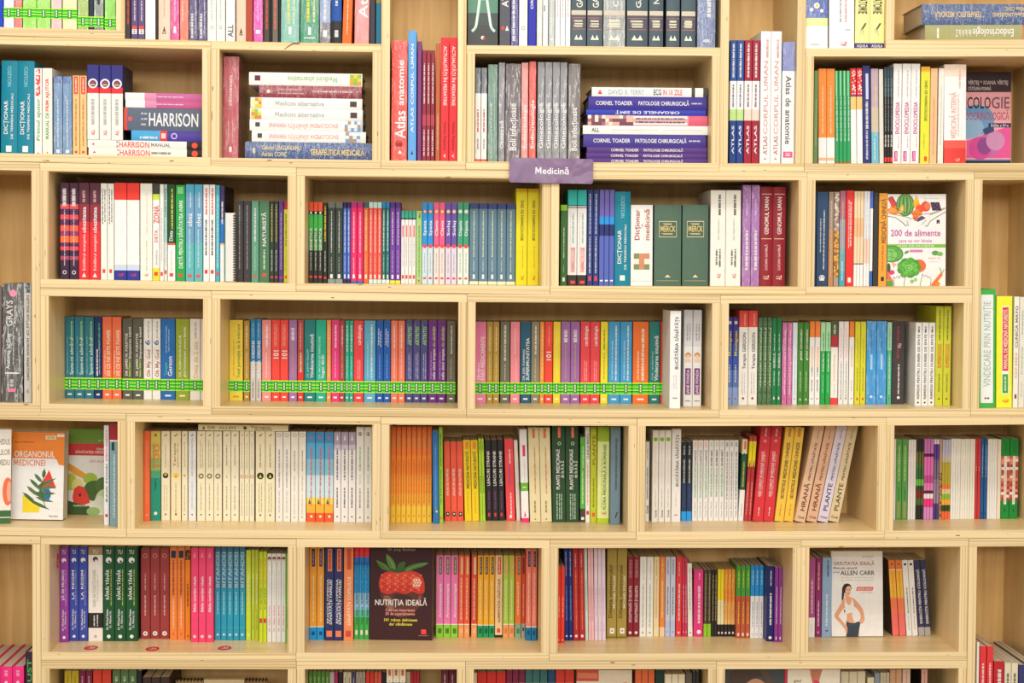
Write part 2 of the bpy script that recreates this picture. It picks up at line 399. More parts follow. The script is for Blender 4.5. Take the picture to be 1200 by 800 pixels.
def marks_to_print(marks, w, h, ysurf, lying, seed):
    """marks: 'kind a b colour size offset text' joined by ';' (percent of the spine)"""
    out, bands = [], []
    rr = random.Random(seed)
    along, across = (w, h) if lying else (h, w)
    n = 0
    for mk in marks.split(';'):
        mk = mk.strip()
        if not mk: continue
        p = mk.split(' ', 6); kd = p[0]
        a, b = float(p[1]) / 100, float(p[2]) / 100
        if kd == 'g': bands.append((a, b)); continue
        col = p[3]; size = float(p[4]) / 100 * across if len(p) > 4 else .5 * across
        off = float(p[5]) / 100 * across if len(p) > 5 else 0.0
        mid, L = ((a + b) / 2) * along, (b - a) * along
        if lying: cx, cz = mid - w / 2, h / 2 + off
        else: cx, cz = off, h - mid
        n += 1; lift = LEVEL + .00002 * n
        nm = ('small_print' if kd == 'l' else 'spine_picture' if kd == 'p' else 'emblem' if kd not in 'udhv' else
              'title_lettering' if not any(q[0] == 'title_lettering' for q in out) else 'author_lettering')
        txt = emb = Print(); out.append((nm, txt))
        if kd in 'udhv' and len(p) > 6 and p[6] in UNREAD: kd = 'l'; size *= .8
        if kd in 'udhv' and len(p) > 6:
            pts, fs = words(p[6], L, size)
            if kd == 'u': pts = [(-q[1] + cx, q[0] + cz) for q in pts]
            elif kd == 'd': pts = [(q[1] + cx, -q[0] + cz) for q in pts]
            elif kd == 'v': pts = [(-q[0] + cx, -q[1] + cz) for q in pts]
            elif not lying:                      # short horizontal word on an upright spine: size = its width
                pts, fs = words(p[6], size, L); pts = [(q[0] + cx, q[1] + cz) for q in pts]
            else: pts = [(q[0] + cx, q[1] + cz) for q in pts]
            txt.add(pts, fs, col, ysurf, lift + LEVEL)
        elif kd == 'l':                          # a line of print too small to read
            s = 0.0; left = rr.randint(2, 9)
            while s < L:
                ln = rr.uniform(.0008, .0016)
                q0, q1 = -L/2 + s, -L/2 + s + ln
                hh = size / 2 * rr.choice((.72, .72, .8, 1.0))
                if lying: pts = [(cx+q0, cz-size*.36), (cx+q1, cz-size*.36), (cx+q1, cz+hh), (cx+q0, cz+hh)]
                else: pts = [(cx-hh, cz+q0), (cx+size*.36, cz+q0), (cx+size*.36, cz+q1), (cx-hh, cz+q1)]
                txt.add(pts, [(0, 1, 2, 3)], col, ysurf, lift + LEVEL)
                s += ln + .0005; left -= 1
                if left == 0: s += .0016; left = rr.randint(2, 9)
        elif kd == 'r':
            hx, hz = (L/2, size/2) if lying else (size/2, L/2)
            k = 1 if lying or size < .4 * across else 8
            xs = [cx - hx + 2*hx*i/k for i in range(k + 1)]
            emb.add([(x, cz-hz) for x in xs] + [(x, cz+hz) for x in xs], [(i, i+1, k+2+i, k+1+i) for i in range(k)], col, ysurf, lift)
        elif kd in 'oq':
            r = size / 2
            P = ngon(cx, cz, r, r, 16)
            if kd == 'o': emb.add(P, [tuple(range(16))], col, ysurf, lift)
            else:
                P2 = ngon(cx, cz, r * .68, r * .68, 16)
                emb.add(P + P2, [(i, (i+1) % 16, 16+(i+1) % 16, 16+i) for i in range(16)], col, ysurf, lift)
        elif kd == 'k':                          # drawn line: points in percent of the spine
            P = [Vector((float(q.split(',')[0]) / 100 * w, h * (1 - float(q.split(',')[1]) / 100))) for q in p[6].split()]
            for q0, q1 in zip(P, P[1:]):
                d = (q1 - q0).normalized(); nn = Vector((-d.y, d.x)) * size / 2
                emb.add([q0-nn, q1-nn, q1+nn, q0+nn], [(0, 1, 2, 3)], col, ysurf, lift)
        elif kd == 't':
            emb.add([(cx-size/2, cz-L/2), (cx+size/2, cz-L/2), (cx, cz+L/2)], [(0, 1, 2)], col, ysurf, lift)
        elif kd == 'p':                          # small photo or pattern print: patches of the listed colours
            cols = col.split(',')
            k = max(2, int(round(L / max(size / 3, .003))))
            for i in range(k):
                for j in range(3):
                    u0, u1 = -L/2 + L*i/k, -L/2 + L*(i+1)/k; v0, v1 = -size/2 + size*j/3, -size/2 + size*(j+1)/3
                    q = [(u0, v0), (u1, v0), (u1, v1), (u0, v1)] if lying else [(v0, u0), (v1, u0), (v1, u1), (v0, u1)]
                    emb.add([(cx + s[0], cz + s[1]) for s in q], [(0, 1, 2, 3)], rr.choice(cols), ysurf, lift)
    return out, bands

def parse_bands(s):
    p = s.split(); out = []
    for i in range(0, len(p), 2):
        out.append((p[i], float(p[i+1]) if i + 1 < len(p) else 1.0))
    return out

def profile(w, dep, hard):
    if hard:
        b = min(.0024, w * .09)
        front = [(-w/2 + w*i/6, b * (2*i/6 - 1) ** 2) for i in range(7)]
        ys = lambda x: .5 * b * (2 * x / w) ** 2
    else:
        r = min(.0014, w * .16)
        front = [(-w/2, r), (-w/2 + r*.3, r*.3), (-w/2 + r, 0), (w/2 - r, 0), (w/2 - r*.3, r*.3), (w/2, r)]
        ys = lambda x: 0.0
    return [(-w/2, dep)] + front + [(w/2, dep)], ys

def cover_mesh(w, h, dep, bands, hard, wrap, side=None):
    P, ys = profile(w, dep, hard)
    c = .0022 if hard else .0007
    c = min(c, w * .2)
    n = len(P)
    Q = [(max(-w/2 + c, min(w/2 - c, x)), max(y, c) if 0 < i < n-1 else y) for i, (x, y) in enumerate(P)]
    cols = [b[0] for b in bands] + ([side] if side else [])
    uniq = []
    for q in cols:
        if q not in uniq: uniq.append(q)
    zs = [h] + [h * (1 - b[1]) for b in bands]
    zs[-1] = 0.0
    V = [(x, y, z) for z in zs for x, y in P]
    Fc, I = [], []
    for k in range(len(bands)):
        for i in range(n - 1):
            Fc.append(((k+1)*n + i, (k+1)*n + i+1, k*n + i+1, k*n + i))
            I.append(uniq.index(side if side and i in (0, n-2) else bands[k][0]))
    b0 = len(V)
    V += [(x, y, z) for z in (h, 0.0) for x, y in Q]
    last = (len(zs) - 1) * n
    for i in range(n - 1):
        Fc.append((i, i+1, b0+i+1, b0+i)); I.append(uniq.index(bands[0][0]))
        Fc.append((last+i+1, last+i, b0+n+i, b0+n+i+1)); I.append(uniq.index(bands[-1][0]))
        Fc.append((b0+i, b0+i+1, b0+n+i+1, b0+n+i)); I.append(uniq.index(bands[0][0]))
    for i in (0, n-1):
        Fc.append((i, b0+i, b0+n+i, last+i)); I.append(uniq.index(bands[0][0]))
    return mesh('cover', V, Fc, [cov(q, wrap) for q in uniq], I), ys, c

def page_mesh(w, h, dep, c, hard):
    x0, x1, y0, y1 = -w/2 + c, w/2 - c, max(c, .006 if hard else c), dep - (.004 if hard else .0005)
    z0, z1 = (.003, h - .003) if hard else (.0004, h - .0004)
    V = [(x0,y0,z0),(x1,y0,z0),(x1,y1,z0),(x0,y1,z0),(x0,y0,z1),(x1,y0,z1),(x1,y1,z1),(x0,y1,z1)]
    return mesh('page_block', V, BOXF, [PAGES], [0]*6)

def band_mesh(w, h, a, b, ys, lying=False):
    V, Fc, I, ms = [], [], [], []
    e = .0003; z1 = h * (1 - a); tot = h * (b - a); y0 = -.0005
    z = z1; sm = sum(g[1] for g in GREEN)
    for col, fr in GREEN + [(None, 0)]:
        V += [(-w/2 - e, .045, z), (-w/2 - e, y0, z), (w/2 + e, y0, z), (w/2 + e, .045, z)]
        if col: z -= tot * fr / sm
    for k, (col, fr) in enumerate(GREEN):
        m = cov(col)
        if m not in ms: ms.append(m)
        for i in range(3):
            Fc.append((4*(k+1)+i, 4*(k+1)+i+1, 4*k+i+1, 4*k+i)); I.append(ms.index(m))
    def rect(x0, x1, u0, u1, col, y):
        m = cov(col)
        if m not in ms: ms.append(m)
        b0 = len(V)
        V.extend([(x0, y, z1 - tot*u1), (x1, y, z1 - tot*u1), (x1, y, z1 - tot*u0), (x0, y, z1 - tot*u0)])
        Fc.append((b0, b0+1, b0+2, b0+3)); I.append(ms.index(m))
    ew = min(.0085, w * .62)
    rect(-ew/2, ew/2, .1, .92, '1c7d33', y0 - .0003)
    for k in range(3): rect(-ew*.2, ew*.2, .2 + .22*k, .37 + .22*k, 'd8f2d0', y0 - .0006)
    return mesh('paper_band', V, Fc, ms, I)

# ---------------------------------------------------------------- placing runs of books
ST = {}
COUNT = {}
def comp(row, loc, group, t=.1, single=False, dep=.14, stuff=False):
    ST.update(stuff=stuff, row=row, loc=loc, group=group, t=t, single=single, dep=dep)
def Zm(ox, oy, s): ST.update(ox=ox, oy=oy, s=s)
jit = random.Random(11)
THIN = .0158
NAMES = {'p': 'paperback', 'h': 'hardcover_book', 'b': 'booklet'}
ALL_LABELS = {}
STUFF = []
def put_book(name, parts, loc, rot, desc):
    if ST.get('stuff') and not any(nm == 'cover_picture' for nm, _ in parts):
        STUFF.append(([me for _, me in parts if me], Matrix.Translation(loc) @ Matrix.Rotation(rot[1], 4, 'Y')))
        return None
    root = obj(name, parts[0][1], None, loc, rot)
    lab = desc[1:] if desc[0] == '=' else desc + ' ' + ST['loc']
    tag(root, lab, 'book', ST['group'])
    for nm, me in parts[1:]:
        if me:
            o = obj(nm, me, root)
            if nm == 'small_print': o['kind'] = 'stuff'
    COUNT[name] = COUNT.get(name, 0) + 1
    return root
def note(desc):
    lab = desc[1:] if desc[0] == '=' else desc + ' ' + ST['loc']
    ALL_LABELS[lab] = ALL_LABELS.get(lab, 0) + 1

def b(x0, x1, top, n, bands, marks, desc, k='p', wrap=False, t=None, dep=None, lean=0.0, h=None, side=None, base=None):
    """a run of n alike upright books; x0,x1 = foot of the run and top in the current zoom frame"""
    note(desc)
    s, row = ST['s'], ST['row']
    t = ST['t'] if t is None else t
    dep = dep or ST['dep']
    dep = min(dep, D - .012 - t)
    pxa, pxb, pyt = ST['ox'] + x0 / s, ST['ox'] + x1 / s, ST['oy'] + top / s
    pyb = 210 + (row - 1) * 142
    ref = min(pyb - 40, pyb) if h is None else 20
    Xa, Xb = unproj(pxa, (pyt + pyb) / 2 if h is None else 20, t).x, unproj(pxb, (pyt + pyb) / 2 if h is None else 20, t).x
    lo, hi = limits(row, (Xa + Xb) / 2)
    if not lean: Xa, Xb = max(Xa, lo), min(Xb, hi)
    fz = base.at((Xa + Xb) / 2) if base is not None else floor_at(row, (Xa + Xb) / 2, ST['single'])[0]
    pitch = (Xb - Xa) / n
    if h is None: h = unproj((pxa + pxb) / 2, pyt, t).z - fz
    ang = 0.0
    if lean:
        ang = math.atan2(lean / s * .002, h); h = h / math.cos(ang)
    w = pitch * math.cos(ang) - min(.0009, pitch * .06)
    hard = k == 'h'
    bl = parse_bands(bands)
    me, ys, c = cover_mesh(w, h, dep, bl, hard, wrap, side)
    pg = page_mesh(w, h, dep, c, hard)
    prints, gb = marks_to_print(marks, w, h, ys, False, len(ALL_LABELS))
    parts = [('cover', me), ('page_block', pg)] + [(q[0], q[1].build(q[0])) for q in prints]
    for a_, b_ in gb: parts.append(('paper_band', band_mesh(w, h, a_, b_, ys)))
    for i in range(n):
        xc = Xa + pitch * (i + .5)
        z = base.at(xc) if base is not None else floor_at(row, xc, ST['single'])[0]
        x = xc + (-w/2 * (1 - math.cos(ang)))*(-1 if ang > 0 else 1)
        lift = (w / 2) * abs(math.sin(ang))
        tilt = -math.atan(floor_at(row, xc, ST['single'])[1]) if not lean and w > .036 else 0.0     # wide feet sit flat on the board
        put_book('thin_paperback' if k == 'p' and w < THIN else NAMES[k], parts, (x, t + jit.uniform(-.0012, .0012), z + lift + .0003), (0, ang + tilt, 0), desc)

def L_(x0, x1, y0, y1, bands, marks, desc, k='h', wrap=False, t=None, dep=None, under=None, fit=True):
    """one lying book, its spine to the front; returns the height of its top"""
    note(desc)
    s, row = ST['s'], ST['row']
    t = ST['t'] if t is None else t
    dep = dep or .2
    dep = min(dep, D - .012 - t)
    pa, pb = unproj(ST['ox'] + x0 / s, ST['oy'] + (y0+y1)/2 / s, t), unproj(ST['ox'] + x1 / s, ST['oy'] + (y0+y1)/2 / s, t)
    lo, hi = limits(row, (pa.x + pb.x) / 2)
    xa_, xb_ = max(pa.x, lo + .0004), min(pb.x, hi - .0004)
    xc = (xa_ + xb_) / 2; ln = xb_ - xa_
    th = unproj(600, ST['oy'] + y0 / s, t).z - unproj(600, ST['oy'] + y1 / s, t).z - .0006
    z = (floor_at(row, xc, ST['single'])[0] if under is None else under.at(xc)) + .0002
    bl = parse_bands(bands)
    # build as an upright book turned on its side: reuse the cover with its own axes
    me, ys, c = cover_mesh(th, ln, dep, [(q, f) for q, f in bl], k == 'h', wrap)
    rotm = Matrix(((0, 0, -1), (0, 1, 0), (1, 0, 0)))      # x -> z, z -> -x : first band on the left
    me.transform(rotm.to_4x4()); me.transform(Matrix.Translation((ln/2, 0, th/2)))
    pg = page_mesh(th, ln, dep, c, k == 'h'); pg.transform(rotm.to_4x4()); pg.transform(Matrix.Translation((ln/2, 0, th/2)))
    for m_ in (me, pg): m_.update()
    yl = (lambda x: 0.0) if k != 'h' else (lambda x: .0004)
    prints, gb = marks_to_print(marks, ln, th, lambda x: 0.0, True, len(ALL_LABELS))
    if k == 'h':                                            # follow the rounded back
        bb = .5 * min(.0024, th * .09)
        for _, pr in prints: pr.v = [(x, y + bb * (2 * (zz - th/2) / th) ** 2, zz) for x, y, zz in pr.v]
    parts = [('cover', me), ('page_block', pg)] + [(q[0], q[1].build(q[0])) for q in prints]
    put_book(NAMES[k], parts, (xc, t, z), (0, -math.atan(floor_at(row, xc, ST['single'])[1]), 0), desc)
    return top_of(z + th, xc, floor_at(row, xc, ST['single'])[1])

def face(x0, x1, top, art, desc, cover='f0ece6', t=.1, thick=.02, rz=0.0, back=0.0, side=None, h=None, k='p'):
    """a book standing with its front cover to the viewer; art in fractions of the cover, y from the top"""
    note(desc)
    s, row = ST['s'], ST['row']
    pxa, pxb, pyt = ST['ox'] + x0 / s, ST['ox'] + x1 / s, ST['oy'] + top / s
    pyb = 210 + (row - 1) * 142
    A, B = unproj(pxa, (pyt+pyb)/2, t), unproj(pxb, (pyt+pyb)/2, t)
    xc = (A.x + B.x) / 2; w = (B.x - A.x) / math.cos(rz)
    fz, slope = floor_at(row, xc, ST['single'])
    if h is None: h = (unproj((pxa+pxb)/2, pyt, t).z - fz) / math.cos(back)
    c = .0008
    V, Fc, I = [], [], []
    def bx(a, q, mi):
        o = len(V); (x_0, y_0, z_0), (x_1, y_1, z_1) = a, q
        V.extend([(x_0,y_0,z_0),(x_1,y_0,z_0),(x_1,y_1,z_0),(x_0,y_1,z_0),(x_0,y_0,z_1),(x_1,y_0,z_1),(x_1,y_1,z_1),(x_0,y_1,z_1)])
        Fc.extend([tuple(i + o for i in f) for f in BOXF]); I.extend([mi]*6)
    bx((-w/2, 0, 0), (w/2, c, h), 0); bx((-w/2, thick - c, 0), (w/2, thick, h), 0); bx((-w/2, c, 0), (-w/2 + c, thick - c, h), 1)
    me = mesh('cover', V, Fc, [cov(cover), cov(side or cover)], I)
    p0, p1 = (-w/2 + c, c, .0004), (w/2 - .0005, thick - c, h - .0006)
    pg = mesh('page_block', [(p0[0],p0[1],p0[2]),(p1[0],p0[1],p0[2]),(p1[0],p1[1],p0[2]),(p0[0],p1[1],p0[2]),
                             (p0[0],p0[1],p1[2]),(p1[0],p0[1],p1[2]),(p1[0],p1[1],p1[2]),(p0[0],p1[1],p1[2])], BOXF, [PAGES], [0]*6)
    pic, txt = Print(), Print()
    def clip(P):                                            # nothing printed beyond the cover
        for ax, lim, sg in ((0, 0.0, 1), (0, 1.0, -1), (1, 0.0, 1), (1, 1.0, -1)):
            Q = []
            for i in range(len(P)):
                a0, b0 = P[i - 1], P[i]
                da, db = sg * (a0[ax] - lim), sg * (b0[ax] - lim)
                if (da >= 0) != (db >= 0):
                    f = da / (da - db); Q.append((a0[0] + f*(b0[0]-a0[0]), a0[1] + f*(b0[1]-a0[1])))
                if db >= 0: Q.append(b0)
            P = Q
            if not P: break
        return P
    X = lambda u: (u - .5) * w
    Zf = lambda v: (1 - v) * h
    ys = lambda x: 0.0
    for i, a in enumerate(art):
        lift = .0002 + .000014 * i
        kd = a[0]
        if kd == 'r': pic.add([(X(a[1]), Zf(a[4])), (X(a[3]), Zf(a[4])), (X(a[3]), Zf(a[2])), (X(a[1]), Zf(a[2]))], [(0,1,2,3)], a[5], ys, lift)
        elif kd in 'ep':
            P = clip(ngon(a[1], a[2], a[3], a[4], 24) if kd == 'e' else list(a[1]))
            if len(P) > 2:
                ar = sum(P[i-1][0]*P[i][1] - P[i][0]*P[i-1][1] for i in range(len(P)))
                if ar > 0: P = P[::-1]
                pic.add([(X(u), Zf(v)) for u, v in P], [tuple(range(len(P)))], a[-1], ys, lift)
        elif kd == 't':
            pts, fs = words(a[6], (a[3]-a[1])*w, (a[4]-a[2])*h)
            cx, cz = X((a[1]+a[3])/2), Zf((a[2]+a[4])/2)
            txt.add([(q[0]+cx, q[1]+cz) for q in pts], fs, a[5], ys, lift)
        elif kd == 's':                                     # a thin stroke between points: (pts, width, colour)
            for (u0, v0), (u1, v1) in zip(a[1], a[1][1:]):
                q0, q1 = Vector((X(u0), Zf(v0))), Vector((X(u1), Zf(v1))); d = (q1-q0).normalized(); nn = Vector((-d.y, d.x)) * a[2] * w / 2
                pic.add([q0-nn, q1-nn, q1+nn, q0+nn], [(0,1,2,3)], a[3], ys, lift)
    parts = [('cover', me), ('page_block', pg), ('cover_picture', pic.build('cover_picture')), ('title_lettering', txt.build('title_lettering'))]
    put_book(NAMES[k], parts, (xc, t + max(0, w/2*abs(math.sin(rz))), fz + .0003 + thick * math.sin(back)), (Matrix.Rotation(-math.atan(slope), 4, 'Y') @ Matrix.Rotation(rz, 4, 'Z') @ Matrix.Rotation(-back, 4, 'X')).to_euler(), desc)

def blob(pts, n=5):                                        # smooth closed outline through the points
    out = []; m = len(pts)
    for i in range(m):
        p0, p1, p2, p3 = pts[i-1], pts[i], pts[(i+1) % m], pts[(i+2) % m]
        for k in range(n):
            u = k / n
            out.append(tuple(.5*((2*p1[q]) + (-p0[q]+p2[q])*u + (2*p0[q]-5*p1[q]+4*p2[q]-p3[q])*u*u + (-p0[q]+3*p1[q]-3*p2[q]+p3[q])*u**3) for q in (0, 1)))
    return out
# ================================================================ top row
GT = 'books on the top row'
comp(0, 'in the lime green top box', GT, t=.02, dep=.2)
Zm(0, 0, 8)
H0 = dict(h=.20)
b(-190, 30, 0, 2, '1c3fc0', '', 'royal blue book', **H0)
b(33, 132, 0, 1, 'f2f4ee', 'g 76 88', 'white film-wrapped book with green band', wrap=True, **H0)
b(135, 208, 0, 1, 'e8706a', 'g 76 88', 'salmon film-wrapped book with green band', wrap=True, **H0)
b(211, 475, 0, 2, '8fd04a', 'g 76 88', 'lime green film-wrapped book with green band', wrap=True, **H0)
b(479, 581, 0, 1, 'f2b4b4', 'g 76 88', 'pale pink film-wrapped book with green band', wrap=True, **H0)
b(585, 722, 0, 1, 'd9d9a0', 'g 76 88;l 92 94 fff 50 0', 'pale khaki film-wrapped book with green band', wrap=True, **H0)
b(726, 830, 0, 1, '94b050', 'g 84 96', 'moss green film-wrapped book with low band', wrap=True, **H0)
b(832, 878, 0, 1, '1f2f3f', 'g 84 96', 'thin dark navy book with low band', **H0)
b(880, 972, 0, 1, '6f7f70', 'g 84 96;l 10 70 222 40 0', 'grey green film-wrapped book with low band', wrap=True, **H0)
b(980, 1086, 0, 1, '7cc83a', 'g 85 97', 'bright grass green film-wrapped book with low band', wrap=True, **H0)

comp(0, 'on the shelf above the white stack', GT, t=.015, single=True, dep=.2)
Zm(140, 0, 7.5)
H0 = dict(h=.22)
b(46, 97, 0, 1, '3a3a3a', 'l 20 84 d8453c 45 5', 'charcoal book with red lettering', **H0)
b(101, 223, 0, 2, '5d4b78', 'l 30 80 d8d0e6 26 5;r 85.5 89 e04a48 72 0;r 89 94 f4f2f0 72 0;l 89.5 93 333 40 0', 'purple book with red and white label', **H0)
b(226, 316, 0, 1, 'f2f2f0', '', 'plain white book crumpled in film', wrap=True, k='h', **H0)
b(316, 338, 0, 1, '2c2624', '', 'thin black book', **H0)  # dark gap beside the wrapped white book, filled with an added black body
b(340, 446, 0, 1, 'f3c9b4', 't 85 93 4a3f3c 34 0;o 91.5 91.5 f3c9b4 16 0;l 20 75 d9a78e 12 0', 'peach book with dark pyramid emblem', k='h', **H0)
b(448, 526, 0, 1, 'd8318a', 'r 85 92 fff 30 0;l 10 80 f4c4dc 18 0', 'hot pink film-wrapped book', wrap=True, **H0)
b(530, 608, 0, 1, 'ee6a50', 'l 10 80 fbd8cc 14 -20', 'coral film-wrapped book', wrap=True, **H0)
b(611, 769, 0, 2, '3a2c66', 'u 72 97 f4f0fa 40 -14 Dorin;l 10 92 d8d0ec 12 25', 'dark violet book with white script', wrap=True, **H0)
b(771, 930, 0, 2, 'e9eadf', 'q 85 85 9a9a94 38 0;l 10 78 c2c2b8 20 0', 'pale grey book with thin ring emblem', **H0)
b(934, 1018, 0, 1, 'eceae2', 'u 82 95 4a4644 60 0 ALL', 'off-white book with dark block letters', **H0)
b(1026, 1113, 0, 1, 'f3c4ac', 't 85 93 3a3234 38 0;o 91.5 91.5 f3c4ac 16 0', 'pale apricot book with dark pyramid emblem', k='h', **H0)
Zm(290, 0, 7.06)
b(-12, 45, 0, 1, 'ab4432', '', 'rust red book without lettering', **H0)
b(48, 128, 0, 1, 'e03aa6', 'l 10 78 f6b4e0 18 0;r 87 91 fff 50 0', 'magenta book with white emblem', wrap=True, **H0)
b(136, 184, 0, 1, '4a4038', 'l 30 86 d85a4a 40 0', 'dark brown book with red lettering', **H0)
b(186, 204, 0, 1, '1c1a1a', '', 'thin jet black book', **H0)  # the dark between two red-lettered spines, built as an added black body
b(205, 254, 0, 1, '6b6258', 'l 20 86 e0705e 46 0', 'grey brown book with red lettering', **H0)
b(256, 272, 0, 1, '161414', '', 'slim matt black book', **H0)  # plain black body between the lettered spines
b(275, 427, 0, 1, '6fae9d', 'l 10 80 e8e27a 18 -8;l 10 80 d8e8c8 12 22;r 83 91 dff0e6 16 0', 'sea green film-wrapped book with yellow lettering', wrap=True, k='h', **H0)
b(436, 590, 0, 1, '1f8a68', 'l 10 78 efe04a 20 -8;l 30 78 e8f0a8 14 24;r 83 91 e8f4ea 16 0;r 94 95 e8f4ea 60 0', 'emerald film-wrapped book with yellow lettering', wrap=True, k='h', **H0)
b(597, 687, 0, 1, '8a9fc4 .78 6a6a72', 'l 10 75 eef2fa 30 0;r 86 93 eee 40 0', 'pale blue grey film-wrapped book', wrap=True, k='h', **H0)
b(695, 780, 0, 1, '1f4f9e .76 2c2c30', 'd 40 60 fff 40 0 ogie;l 86 93 eee 50 0', 'royal blue book with black foot', k='h', **H0)
b(782, 862, 0, 1, 'ef6a26', 'l 10 90 fbd8b4 14 0', 'bright orange leaning book', lean=22, **H0)
b(884, 1005, 0, 1, 'e98585', 'u 32 72 fff 60 8 Atlas', 'rose atlas with large white lettering', wrap=True, lean=8, k='h', **H0)
b(1012, 1058, 0, 1, '3a3440', '', 'dark plum book', **H0)
b(1062, 1110, 0, 1, '1a6a86 .5 8a7a2a .56 1a6a86', '', 'petrol blue book', **H0)

comp(0, 'beside the glowing legs atlas', GT, t=.015, single=True, dep=.22)
Zm(540, 0, 7.5)
H0 = dict(h=.24)
b(60, 328, 0, 1, '5f8a76 .68 4c5654 .8 4a4c4c', 'k 0 0 b8d4c8 9 0 -10,52 -16,68 -22,80 -26,83 -36,86;k 0 0 b8d4c8 9 0 12,52 20,68 26,80 30,83 40,86;k 0 0 d8e8e0 5 0 -10,52 -18,70 -23,81;k 0 0 d8e8e0 5 0 12,52 21,70 27,81;r 44 56 86b49e 30 0;o 92 92 fff 12 0;o 92.5 92.5 d8404a 9 4', 'very thick dark atlas with glowing legs figure', k='h', **H0)
b(340, 437, 0, 1, '55555e', 'u 36 62 f0eef0 60 0 ATLAS;o 82.5 82.5 e8432e 34 -20;t 80 85 fff 34 20', 'slate grey atlas with white lettering', **H0)
b(440, 507, 0, 1, '3d3a8c', 'l 10 95 e6e8f4 44 -12', 'indigo film-wrapped book with white pattern', wrap=True, **H0)
b(511, 588, 0, 1, 'ecebe6', 'q 82.5 82.5 8c8c88 46 0;l 10 76 cfd6a0 10 16', 'off-white book with small ring', **H0)
b(592, 664, 0, 1, '2a2fa6', 'u 30 64 f4f4ff 34 -5 ORGANELE', 'ultramarine book with white lettering', **H0)
b(667, 719, 0, 1, 'c9ccc8', 'o 93 93 fff 30 0', 'silver film-wrapped book', wrap=True, **H0)
b(720, 770, 0, 1, 'dcdcda', 'o 93 93 fff 30 0;r 60 66 6a5a60 20 -20', 'pearl white film-wrapped book', wrap=True, **H0)
b(773, 826, 0, 1, 'b0bab5', 'o 93 93 fff 30 0;l 20 88 e8dcd8 24 0', 'grey green film-wrapped book', wrap=True, **H0)
b(828, 965, 0, 3, 'eeeeec', 'l 42 72 ecb4b4 36 0', 'thin white film-wrapped volume', wrap=True, **H0)
GOLD = 'r 64.5 69 cbbfae 96 0;r 71.5 72 c08070 90 0;l 74 75.6 f2e4c8 70 0;l 76.6 78.2 f2e4c8 76 0;l 79.2 80.6 f2e4c8 70 0;r 82.5 83 c08070 86 0;t 88 93 f6ecd0 26 -14;t 88 93 f6ecd0 26 14;r 91.5 93 f6ecd0 50 0'
b(968, 1104, 0, 1, '4a5a60 .7 5c5864 .83 51606a', 'u 45 62 eee6d4 40 5 GAST;' + GOLD, 'dark slate treatise with gold emblem and small capitals', k='h', **H0)
Zm(690, 0, 7.5)
b(-14, 122, 0, 1, '4a5a60 .7 5c5864 .83 51606a', 'u 45 62 eee6d4 40 5 GAST;' + GOLD, 'dark slate treatise with gold emblem and small capitals', k='h', **H0)
b(130, 322, 0, 1, '8e9696', 'u 48 61 f2eee0 24 5 CA;' + GOLD, 'grey treatise with gold emblem crumpled in film', k='h', wrap=True, **H0)
b(334, 521, 0, 1, '475a62 .7 56525e .83 4a5862', 'u 48 62 f2ead6 24 5 GA;' + GOLD, 'thick dark slate treatise with gold emblem', k='h', **H0)
b(530, 656, 0, 1, '4a5c64 .7 5a5662 .83 4c5a64', 'u 52 58 f2ead6 40 0 N;' + GOLD, 'dark slate treatise lettered with a gold N', k='h', **H0)
b(680, 800, 0, 1, '4a5c64 .7 5a5662 .83 4c5a64', 'u 48 54 f2ead6 40 0 F;' + GOLD, 'dark slate treatise lettered with a gold F', k='h', **H0)
b(812, 940, 0, 1, '4a5c64 .7 5a5662 .83 4c5a64', 'u 47 52 f2ead6 40 0 I;' + GOLD, 'dark slate treatise lettered with a gold I', k='h', **H0)
b(955, 1116, 0, 1, '66769e', 'u 30 70 e8ecf4 36 14 OMY;l 92 94 f4f4f8 50 0', 'steel blue treatise crumpled in film', k='h', wrap=True, **H0)
comp(0, 'near the insect spines', GT, t=.015, single=True, dep=.22)
Zm(930, 0, 9.23)
b(132, 376, 0, 1, '4a63a8 .70 cfe08a .78 f0f0ee', 'o 58 58 f4f0d8 26 0;o 58 58 f0c86a 14 0;o 63 63 e8e4f0 16 22;o 62 62 e8e4f0 16 -24;l 95.5 96.5 bbb 50 -6', 'blue flowered book with lime band and white foot', k='h', wrap=True, **H0)
b(388, 662, 0, 1, 'f0f0f0', 'l 40 74 9a9a9a 8 -6;l 40 74 eaa0a0 9 16;u 93 97.5 e2454a 24 6 ALL;l 81 82 bbb 30 24', 'thick glossy white book with red logo', k='h', wrap=True, **H0)
b(667, 1004, 0, 2, 'f3e29a .945 4a3c78', 'd 45 66 3a3432 60 0 ANATOMIE;k 0 0 4a4640 11 0 -2,80.5 10,78 22,75;k 0 0 4a4640 6 0 -10,81 0,80;k 0 0 8a8460 2.5 0 -2,81 -14,86;k 0 0 8a8460 2.5 0 2,80.5 8,87;k 0 0 8a8460 2.5 0 -6,81 -20,83;h 96 98.6 fff 76 0 AQUILA', 'pale yellow book with insect emblem and violet foot', k='h', **H0)
comp(0, 'on the top row', GT, t=.04, dep=.23)
Zm(1040, 0, 7.5)
z = L_(332, 1200, 190, 340, 'a5a472 .99 d05a48', 'v 48 90 fbf8ea 46 2 Endocrinologie;v 31 47 fbf8ea 42 0 de la A la Z;r 12 14 e8e8d8 60 0', 'olive green hardback lying under a blue one')
z = L_(304, 1240, -2, 184, '3c5484', 'v 12 56 e8c890 26 0 TERAPEUTICĂ MEDICALĂ;v 66 96 e8c890 20 -2 Gabriel UNGUREANU;v 78 96 e8c890 20 26 Adrian COVIC', 'navy blue hardback lying on an olive one', wrap=True, under=z)

